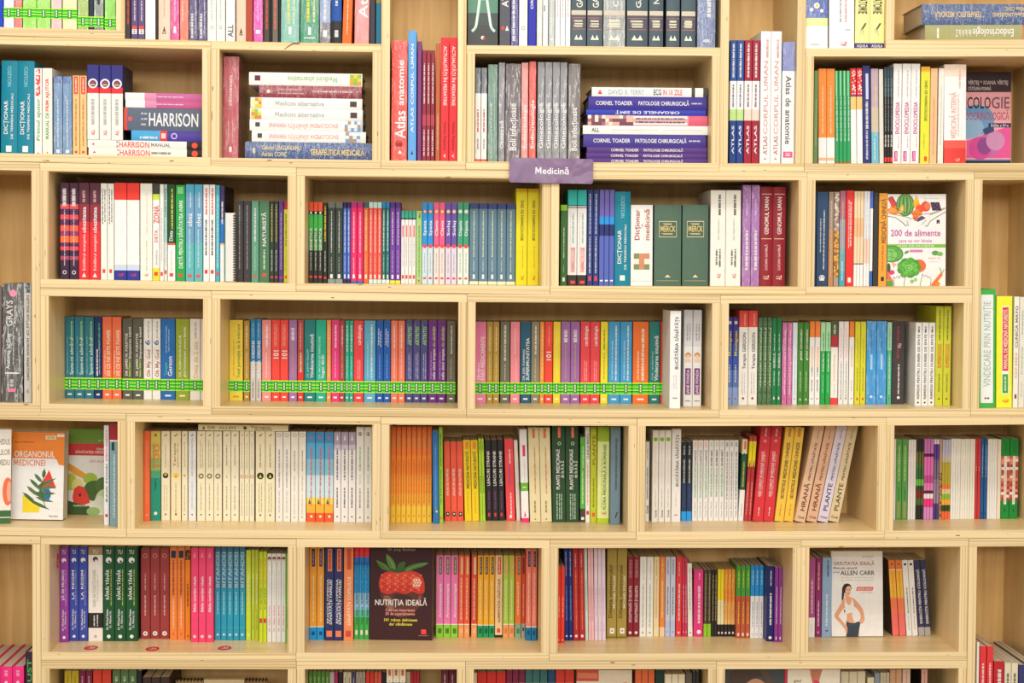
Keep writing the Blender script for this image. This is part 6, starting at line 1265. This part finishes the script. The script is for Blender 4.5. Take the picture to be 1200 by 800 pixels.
comp(5, 'in the box with the jeans cover', 'books in the box with the jeans cover', t=.2, dep=.13)
Zm(930, 625, 4.444)
b(78, 113, 128, 1, 'a8528c .755 f0ece8', 'u 28 70 f4d8ec 34 0 Femeia;l 84 94 d8c8d0 16 0', 'mauve and white paperback', t=.19)
b(114, 145, 128, 1, '8c2c68', 'u 6 40 e8c890 34 0 Secretele;u 54 86 f4d0e4 34 0 dr. Diana;t 92 95 fbe 30 0', 'magenta purple paperback', t=.19)
b(146, 198, 125, 1, '8aa8cc', 'u 46 86 dce8f4 30 0 Ce să nu mai faci;u 4 24 3a4a6a 26 8 Dan Lungu;o 92 92 a8344a 16 -6;o 92 92 2a3450 16 8', 'powder blue paperback', t=.19)
WJ = [('r', 0, 0, 1, .06, 'dcd6ca'), ('t', .60, .055, .82, .075, 'a8a49a', 'BESTSELLER'), ('t', .04, .125, .84, .165, '9a4a3a', 'GREUTATEA IDEALĂ'), ('t', .04, .185, .50, .21, '4a4440', 'Metoda ușoară'), ('t', .04, .235, .16, .255, '4a4440', 'a lui'),
      ('t', .18, .23, .84, .28, '2a2826', 'ALLEN CARR'), ('t', .19, .305, .82, .317, 'b8b4ac', 'PENTRU O VIAȚĂ FĂRĂ DIETE'), ('t', .19, .335, .82, .347, 'b8b4ac', 'ȘI FĂRĂ KILOGRAME'),
      ('p', [(.50, .42), (.82, .42), (.80, .465), (.48, .465)], 'd85a50'), ('t', .51, .432, .79, .455, 'fbe4e0', 'EDIȚIE NOUĂ'), ('t', .58, .48, .80, .495, 'a8a49a', 'cu CD'),
      ('p', blob([(.215, .42), (.205, .48), (.20, .56), (.215, .60), (.24, .54), (.25, .46)]), '33201a'), ('p', blob([(.22, .44), (.24, .395), (.31, .38), (.375, .40), (.385, .45), (.33, .47), (.25, .49)]), '33201a'),
      ('p', blob([(.265, .50), (.345, .50), (.35, .535), (.42, .555), (.44, .60), (.42, .68), (.40, .76), (.44, .85), (.29, .85), (.30, .76), (.26, .68), (.21, .62), (.22, .57), (.27, .545)]), 'e2a686'),
      ('p', blob([(.262, .43), (.30, .405), (.355, .41), (.378, .44), (.372, .49), (.34, .525), (.31, .525), (.275, .49)]), 'ecb79b'), ('p', blob([(.25, .45), (.27, .405), (.33, .395), (.36, .405), (.30, .42), (.272, .46), (.265, .50)]), '33201a'),
      ('s', [(.292, .446), (.312, .443)], .007, '3a241c'), ('s', [(.342, .446), (.362, .448)], .007, '3a241c'), ('e', .303, .456, .010, .005, '3a241c'), ('e', .350, .456, .010, .005, '3a241c'),
      ('s', [(.328, .46), (.335, .478)], .005, 'c88a6c'), ('p', blob([(.305, .492), (.327, .490), (.348, .492), (.327, .504)]), 'c24a4a'),
      ('p', blob([(.235, .565), (.18, .62), (.10, .70), (.055, .755), (.08, .79), (.16, .84), (.24, .90), (.29, .94), (.30, .90), (.25, .85), (.17, .79), (.135, .76), (.20, .70), (.27, .63)]), 'dca080'),
      ('p', blob([(.40, .55), (.47, .575), (.55, .63), (.61, .69), (.635, .76), (.64, .81), (.59, .84), (.555, .83), (.565, .78), (.555, .73), (.50, .68), (.42, .63)]), 'dca080'),
      ('p', blob([(.275, .545), (.285, .60), (.34, .635), (.385, .60), (.395, .56), (.425, .60), (.435, .66), (.425, .715), (.35, .725), (.285, .735), (.265, .68), (.255, .61)]), 'f6f2ee'), ('p', [(.235, .68), (.27, .70), (.255, .73)], '2a2a2c'),
      ('p', [(.285, .825), (.36, .84), (.44, .845), (.52, .825), (.565, .83), (.54, .90), (.52, 1), (.285, 1), (.28, .9)], '3a4452'), ('s', [(.30, .855), (.44, .87), (.54, .85)], .006, '56626f'), ('s', [(.43, .87), (.42, 1)], .005, '2a323c'),
      ('p', blob([(.55, .80), (.60, .79), (.63, .82), (.59, .85), (.55, .84)]), 'e2a686'), ('p', blob([(.26, .89), (.30, .88), (.305, .95), (.28, .97)]), 'dca080')]
face(200, 468, 100, WJ, '=white book with its cover showing a woman holding out loose jeans', cover='f0eee8', t=.19, thick=.018, back=.08)
b(517, 588, 140, 2, 'd87a3a .12 f0e0c0 .13 f0a83c .3 f0b440 .5 f07858 .7 f0706a', 'l 16 60 d88a3a 24 0;r 4 6 8a4a2c 34 0', 'amber and coral leaning paperback', lean=-30, t=.2, side='5a4440')
b(590, 652, 140, 2, 'e4e4e2', 'u 36 70 5a5a5c 30 4 Minunea;r 4 7 3a3a3c 44 0;l 74 92 b8b8b4 20 0', 'pale grey leaning paperback', lean=-33, t=.2)
b(654, 718, 140, 2, '3a3a5c .885 a8a4a4', 'u 12 84 e8e8f4 40 4 EXERCIȚII PENTRU COLOANĂ', 'dark slate leaning paperback with white capitals', lean=-35, t=.2)

# ================================================================ feet of the two upright boxes and the lowest row
comp(6, 'in the pink cookbook box', 'books at the foot of the pink book box', t=.02, dep=.27)
Zm(0, 740, 6)
b(-160, 168, 245, 4, 'ee2f7a', 'l 4 9 f8a0c4 40 0;u 14 40 fff 34 0 Rețete;l 44 80 f8c0d8 14 0', 'bright pink cookbook', k='h')
b(178, 238, 142, 1, '3a2438', 'u 6 50 4ab84a 50 0 DE GUST', 'dark plum cookbook with green capitals', k='h')
comp(6, 'in the upright box with red books', 'books at the foot of the red book box', t=.02, dep=.27)
Zm(1130, 630, 4.706)
b(64, 78, 575, 1, 'e8e0d8', '', 'thin cream book at the board', dep=.25)
b(80, 117, 598, 1, 'd8383a', 'u 14 50 fbdcd8 44 0 FRANCEZA', 'red book beside the cream one')
b(120, 156, 598, 1, 'd8383a', 'u 14 50 fbdcd8 44 0 ENGLEZA', 'red book standing between two reds')
b(158, 215, 680, 1, 'b8242c', 'u 8 60 fbe4e0 54 6 ghid de salut', 'shorter dark red book')
b(217, 292, 690, 2, 'd8ccb0', 'u 10 50 4a4440 54 0 SALATE', 'beige book with dark capitals')
b(294, 330, 700, 1, '3a3a6a', '', 'dark blue book')
b(331, 380, 690, 2, '8a7a5a', '', 'brown book at the end')

comp(6, 'in the lowest row beside spiral notebooks', 'books in the lowest row beside spiral notebooks', t=.1, dep=.17, stuff=True)
Zm(0, 740, 6)
b(452, 555, 275, 2, 'c4b02c', 'l 6 60 7a6a14 24 0', 'dark yellow book')
b(557, 650, 275, 2, '7a2444', 'u 6 60 e0b8c8 30 0 SECRETELE', 'burgundy book')
b(653, 782, 272, 2, 'd8442e', 'u 14 60 fbdcd0 24 0 masaj', 'orange red book')
b(790, 962, 272, 3, '5a7a4c', 'u 6 50 dce8d0 26 0 PLANTE', 'sage green book')
b(964, 998, 276, 1, '2a2c34', '', 'thin blue black book')
b(1002, 1190, 320, 3, '3a2c24', 'l 10 60 c8a884 20 0', 'dark brown book with pale page tops', t=.06, dep=.22)

comp(6, 'in the lowest row below the strawberry cover', 'books in the lowest row below the strawberry cover', t=.12, dep=.16, stuff=True)
Zm(350, 770, 6)
b(68, 215, 100, 5, '5a8a3a', 'l 6 60 a8d080 30 0', 'mid green thin book', k='b')
b(216, 250, 105, 1, 'b8b0b0', '', 'dull grey thin book')
b(251, 274, 105, 1, 'b03060', '', 'raspberry thin book')
b(275, 311, 105, 1, '2a2028', '', 'black violet book')
b(312, 370, 105, 2, 'd8ccb0', 'l 6 60 5a5040 30 0', 'parchment coloured thin book')
b(371, 400, 105, 1, '4a4464', 'l 6 60 c8c4d8 30 0', 'slate violet thin book')
b(401, 467, 105, 3, 'b0a898', 'l 6 60 5a5248 30 0', 'warm grey thin book', k='b')
b(470, 529, 105, 2, 'd8402e', '', 'orange red thin book')
b(530, 582, 105, 2, 'e0604a', '', 'coral thin book')
b(583, 613, 105, 1, '2a2430', '', 'ink black book')
b(615, 752, 80, 3, 'ecdcc0 .14 1f4a80', 'r 1 7 c85a34 40 0;o 12 12 d8603a 20 0', 'cream and blue book with rust tab', t=.06)
b(753, 784, 102, 1, 'd0c49a', '', 'khaki thin book')
b(785, 848, 102, 3, 'b8303a', '', 'ruby red thin book', k='b')
b(1000, 1112, 84, 2, '6a2838', 'u 5 50 dcb8b8 30 0 LUCRĂRI', 'dark wine book with pale capitals')

comp(6, 'in the lowest row with plain red spines', 'books in the lowest row with plain red spines', t=.1, dep=.17, stuff=True)
Zm(540, 770, 6)
b(86, 112, 108, 1, 'e0d0b0', '', 'thin ivory book at the board')
b(113, 315, 105, 3, 'c83028', '', 'plain red book')
b(317, 449, 90, 3, '7a2444 .14 ece0c8', 'l 22 60 888 20 0', 'cream book with burgundy head')
b(450, 607, 90, 3, '3a6a6a .14 ece0c8', 'u 20 30 3a3a3a 40 0 Tu', 'cream book with teal head')
b(609, 662, 90, 1, '1f4a70 .14 ece0c8', 'l 20 60 888 20 0', 'cream book with dark blue head')
b(664, 794, 90, 2, 'c8382c .14 ece0c8', 'l 22 60 a44 20 0', 'cream book with scarlet head')
face(812, 1200, 92, [('r', .0, .0, .40, .12, 'c8503a'), ('r', .02, .03, .38, .09, 'd87a5c'), ('t', .14, .17, .68, .21, '4a3a30', 'ROBERT MORSE'), ('e', .88, .22, .12, .09, 'd8843a'), ('e', .88, .22, .06, .05, 'f0b860'), ('t', .1, .4, .9, .5, '5a3a28', 'DETOX')],
     '=cream book showing its cover with an orange disc', cover='ded0b8', t=.1, thick=.02, rz=-.04)
Zm(700, 770, 7.5)
b(328, 501, 112, 3, 'd86a3c .16 ecdcc0', 'l 24 60 a88 20 0', 'cream book with orange head')
b(505, 586, 112, 1, '1f3a2c', '', 'black green book')
b(590, 768, 150, 3, 'e0d4b8', '', 'bone coloured book', t=.08, dep=.2)
b(770, 829, 140, 1, '6a6058', '', 'grey brown book')
b(830, 892, 125, 2, '3a3634', '', 'thin charcoal book')

comp(6, 'in the lowest row beside the dark portrait', 'books in the lowest row beside the dark portrait', t=.1, dep=.17, stuff=True)
Zm(840, 770, 7.5)
face(66, 588, 100, [('r', 0, 0, 1, 1, '44484c'), ('e', .52, .46, .32, .36, 'b8856a'), ('p', blob([(.08, .06), (.3, .0), (.62, .0), (.66, .06), (.45, .11), (.28, .22), (.22, .48), (.08, .42)]), '4a3a30'), ('p', blob([(.58, .0), (.76, .06), (.88, .3), (.86, .5), (.79, .36), (.68, .12)]), '5a4638'),
     ('e', .40, .42, .05, .02, '3a2822'), ('e', .64, .42, .05, .02, '3a2822'), ('s', [(.32, .37), (.47, .36)], .02, '4a342a'), ('s', [(.57, .36), (.72, .37)], .02, '4a342a'), ('p', [(.52, .44), (.57, .56), (.48, .56)], 'a87458'), ('e', .52, .65, .1, .02, '8a4a44')],
     '=dark grey book showing the top of a face', cover='3c4044', t=.06, thick=.03, side='c8304a')
b(590, 614, 105, 1, 'c8304a', '', 'thin carmine book', t=.06)
face(617, 1078, 108, [('p', [(.42, 0), (.66, 0), (.60, .12), (.48, .16)], 'c07a5c'), ('p', [(.50, .10), (.60, .12), (.72, .26), (.70, .6), (.52, .6), (.52, .26)], 'd83a60'), ('t', .12, .10, .26, .13, '6a5a4c', 'ghid'), ('t', .12, .17, .34, .22, '7a4a34', 'FITNESS'), ('e', .55, .7, .1, .1, 'c07a5c')],
     'cream book showing a figure in pink', cover='e4dac4', t=.06, thick=.02)
Zm(980, 770, 7.5)
b(32, 252, 125, 3, 'd8ccae', 'o 24 24 4a4a48 24 0', 'pale khaki book with round dot', t=.1)
b(266, 329, 178, 1, 'ded2b0', '', 'short ivory book')
b(331, 378, 140, 1, '8a96a8', '', 'blue grey thin book')
b(380, 462, 135, 3, 'c8bca0', 'l 4 60 888 20 0', 'thin oatmeal book', k='b')
b(465, 572, 110, 2, 'c89a78', '', 'light brown book')
b(574, 646, 108, 1, 'd8b8a0', 'l 2 50 a88 20 0', 'rosy beige book', side='2a2020')
b(740, 797, 108, 1, 'd8a898', 'l 2 50 a66 20 0', 'dusty pink book standing apart', side='3a2a28')
# ---------------------------------------------------------------- lying book on the cream spines
comp(4, 'in the box full of cream spines', 'books in the box full of cream spines', t=.15, dep=.14)
Zm(150, 485, 5.52)
xm = (unproj(232, 500, .15).x + unproj(338, 500, .15).x) / 2
sl = floor_at(4, xm)[1]
tz = top_of(max(o.location.z + max(v[2] for v in o.bound_box) - sl * (o.location.x - xm) for o in C.objects
                if o.get('group') == ST['group'] and abs(o.location.x - xm) < .118), xm, sl)
L_(455, 1036, 66, 106, 'e4dab8', 'h 10 42 8a7a50 44 0 DR. ALLEN;o 52 52 5a5230 60 0;h 58 80 8a7a50 36 14 Terapia;h 62 82 8a7a50 34 -22 alternativă;t 4 8 6a5a3c 50 0', 'cream book lying on upright ones', k='p', under=tz)

# ---------------------------------------------------------------- the purple sign
def rounded(w, h, r, n=5):
    P = []
    for cx, cy, a0 in ((w/2-r, h/2-r, 0), (-w/2+r, h/2-r, 90), (-w/2+r, -h/2+r, 180), (w/2-r, -h/2+r, 270)):
        for i in range(n + 1):
            a = math.radians(a0 + 90 * i / n); P.append((cx + r*math.cos(a), cy + r*math.sin(a)))
    return P
a_, b_ = unproj(597, 185, -.012), unproj(695, 215, -.012)
sw, sh = b_.x - a_.x, a_.z - b_.z
sm = bpy.data.materials.new('purple_acrylic'); sm.use_nodes = True
nt = sm.node_tree; pb = nt.nodes['Principled BSDF']
pb.inputs['Base Color'].default_value = (*lin('5c2a68'), 1); pb.inputs['Roughness'].default_value = .35
pb.inputs['Coat Weight'].default_value = .2; pb.inputs['Coat Roughness'].default_value = .18
n1 = nt.nodes.new('ShaderNodeTexNoise'); n1.inputs['Scale'].default_value = 9; n1.inputs['Distortion'].default_value = 1.0
tc = nt.nodes.new('ShaderNodeTexCoord'); bp = nt.nodes.new('ShaderNodeBump'); bp.inputs['Distance'].default_value = .02; bp.inputs['Strength'].default_value = .25
nt.links.new(tc.outputs['Object'], n1.inputs['Vector']); nt.links.new(n1.outputs[0], bp.inputs['Height']); nt.links.new(bp.outputs[0], pb.inputs['Coat Normal'])
P = rounded(sw, sh, .006); N = len(P)
V = [(x, -.003, z) for x, z in P] + [(x, .0, z) for x, z in P]
Fc = [tuple(range(N))[::-1], tuple(range(N, 2*N))] + [(i, (i+1) % N, N+(i+1) % N, N+i) for i in range(N)]
plate = obj('section_sign', mesh('section_sign', V, Fc, [sm], [0]*len(Fc)), None, ((a_.x+b_.x)/2, -.009, (a_.z+b_.z)/2), (0, .012, 0))
tag(plate, 'purple plastic sign with white lettering fixed to the shelf edge', 'sign')
pts, fs = words('Medicină', sw * .41, sh * .26)
obj('sign_lettering', mesh('sign_lettering', [(x + .002, -.0034, z) for x, z in pts], fs, [cov('f6f2f8')], [0]*len(fs)), plate)
hexm = [(-.03, 0, -.012), (.03, 0, -.012), (.03, .0074, -.012), (-.03, .0074, -.012), (-.03, 0, .012), (.03, 0, .012), (.03, .0074, .012), (-.03, .0074, .012)]
obj('mounting_pad', mesh('mounting_pad', hexm, BOXF, [cov('d8d4cc')], [0]*6), plate)

# ---------------------------------------------------------------- red oval stickers in one box
def sticker(center, rx, ry, normal, label):
    Pn = ngon(0, 0, rx, ry, 24)
    Pm = ngon(0, 0, rx * .82, ry * .74, 24)
    V = [(x, y, .0006) for x, y in Pn] + [(x, y, 0.0) for x, y in Pn] + [(x, y, .0006) for x, y in Pn]
    Fc = [tuple(range(24))] + [(24+i, 24+(i+1) % 24, (i+1) % 24, i) for i in range(24)]
    me = mesh('sticker', V, Fc, [cov('d8352e')], [0]*len(Fc))
    o = obj('sticker', me, None, center, (0, math.pi/2, 0) if normal == 'x' else (0, 0, 0))
    tag(o, label, 'sticker', 'red oval stickers')
    pts, fs = words('-20', rx * 1.2, ry * .8)
    obj('sticker_lettering', mesh('sticker_lettering', [(x, y, .0009) for x, y in pts], fs, [cov('f8e8e4')], [0]*len(fs)), o)
for px, py, lab in ((106.6, 759, 'red oval sticker on the shelf floor below the black-labelled white book'), (178.6, 760.3, 'red oval sticker on the shelf floor below the brownish red books'),
                    (263.3, 759.2, 'red oval sticker on the shelf floor below the turquoise books')):
    d = (unproj(px, py, 1) - CAM)
    zf = floor_at(5, unproj(px, py).x)[0]
    q = CAM + d * ((zf - CAM.z) / d.z)
    sticker((q.x, min(max(q.y, .03), .115), zf + .0002), .016, .026, 'z', lab)
sx = unproj(48, 710).x + T + .0006
sticker((sx, .10, floor_at(5, sx)[0] + .20), .018, .013, 'x', 'red oval sticker on the side board beside the purple book')

# ---------------------------------------------------------------- spiral notebooks
def spiral(x0, x1, top, row, t, label, cover, n_ring=22):
    s = ST['s']
    A, B = unproj(ST['ox'] + x0/s, 300 if row == 2 else 790, t), unproj(ST['ox'] + x1/s, 300 if row == 2 else 790, t)
    w = B.x - A.x; xc = (A.x + B.x) / 2; fz = floor_at(row, xc)[0]
    h = unproj(ST['ox'] + x0/s, ST['oy'] + top/s, t).z - fz
    dep = .15
    root = obj('spiral_notebook', None, None, (xc, t, fz + .0004))
    tag(root, label, 'notebook', 'spiral notebooks')
    def bx(nm, x_0, x_1, y_0, y_1, z_0, z_1, m):
        obj(nm, mesh(nm, [(x_0,y_0,z_0),(x_1,y_0,z_0),(x_1,y_1,z_0),(x_0,y_1,z_0),(x_0,y_0,z_1),(x_1,y_0,z_1),(x_1,y_1,z_1),(x_0,y_1,z_1)], BOXF, [m], [0]*6), root)
    return root, w, h, dep, bx
Zm(190, 190, 5)
root, w, h, dep, bx = spiral(368, 422, 295, 2, .06, 'white page edges of a notebook with black wire spiral', 'eee')
for sgn, nm in ((-1, 'front_cover'), (1, 'back_cover')):
    x_ = sgn * (w/2 - .0006); bx(nm, x_ - .0006, x_ + .0006, 0, dep, 0, h, cov('7ab0a4' if sgn < 0 else 'd8d4d0'))
bx('page_block', -w/2 + .0014, w/2 - .0014, .001, dep - .002, .001, h - .001, cov('dcdad6'))
V, Fc = [], []
for i in range(26):                                      # wire loops along the right-hand edge
    zc = h * (i + .7) / 27
    for k in range(8):
        for dz_, dr in ((-.0012, 0), (.0012, 0)):
            a = 2*math.pi*k/8
            V.append((w/2 + .0002 + .0042*math.cos(a), .004 + .0052*math.sin(a), zc + dz_))
    o_ = i*16
    Fc += [(o_+2*k, o_+(2*k+2) % 16, o_+(2*k+3) % 16, o_+2*k+1) for k in range(8)]
obj('wire_spiral', mesh('wire_spiral', V, Fc, [cov('1c1a1c')], [0]*len(Fc)), root)
def open_pad(x0, x1, top, label, cover):
    Zm(190, 740, 6)
    root, w, h, dep, bx = spiral(x0, x1, top, 6, .12, label, cover)
    bx('front_cover', -w/2, w/2, 0, .0012, 0, h, cov(cover)); bx('page_block', -w/2 + .002, w/2 - .002, .0014, .012, .001, h - .002, cov('e4dcc8'))
    bx('back_cover', -w/2, w/2, .0122, .0134, 0, h, cov('4a4038'))
    V, Fc = [], []
    n = max(6, int(w / .0075))
    for i in range(n):
        xc = -w/2 + w*(i + .5)/n
        for k in range(8):
            for dx_ in (-.0013, .0013):
                a = 2*math.pi*k/8
                V.append((xc + dx_, .0066 + .0085*math.sin(a), h - .001 + .0055*math.cos(a)))
        o_ = i*16
        Fc += [(o_+2*k, o_+(2*k+2) % 16, o_+(2*k+3) % 16, o_+2*k+1) for k in range(8)]
    obj('wire_spiral', mesh('wire_spiral', V, Fc, [cov('1c1a1c')], [0]*len(Fc)), root)
open_pad(96, 288, 342, 'tan notebook with black top spiral beside dark brown books', 'a08458')
open_pad(580, 742, 342, 'brown notebook with black top spiral beside the side board', '8a6a44')
comp(6, 'in the lowest row between spiral notebooks', 'books in the lowest row beside spiral notebooks', t=.1)
face(292, 576, 336, [('r', .05, .1, .95, .3, 'b89a6a')], 'plain cream book facing out', cover='d2bc94', t=.115, thick=.02)

# ---------------------------------------------------------------- thin dark strip hanging over the shelf edge
p0, p1, p2 = unproj(351, 50.5, -.0016), unproj(343, 50.8, -.0016), unproj(333, 57.5, -.0016)
wv = Vector((.0, 0, .0011))
V = []
for p_ in (p0, p1, p2):
    k_ = .5 if p_ is p2 else 1
    V += [p_ - p1 - wv*k_, p_ - p1 + wv*k_, p_ - p1 + wv*k_ + Vector((0, .0006, 0)), p_ - p1 - wv*k_ + Vector((0, .0006, 0))]
Fc = []
for s_ in (0, 4):
    Fc += [(s_+i, s_+(i+1) % 4, s_+4+(i+1) % 4, s_+4+i) for i in range(4)]
Fc += [(0, 1, 2, 3), (8, 9, 10, 11)]
o = obj('bookmark_ribbon', mesh('bookmark_ribbon', V, Fc, [cov('3a3226')], [0]*len(Fc)), None, p1)
tag(o, 'thin dark ribbon hanging over the edge of the top shelf', 'ribbon')
# ---------------------------------------------------------------- the lowest row: only the heads of these books show
V, Fc, I, ms = [], [], [], []
for mes, mat in STUFF:
    for me in mes:
        b0 = len(V)
        V += [mat @ v.co for v in me.vertices]
        loc_m = []
        for m in me.materials:
            if m not in ms: ms.append(m)
            loc_m.append(ms.index(m))
        for p_ in me.polygons:
            Fc.append(tuple(i + b0 for i in p_.vertices)); I.append(loc_m[p_.material_index])
low = obj('lowest_row_books', mesh('lowest_row_books', V, Fc, ms, I))
low['kind'] = 'stuff'
tag(low, 'heads of the many upright books filling the lowest row of boxes', 'books')
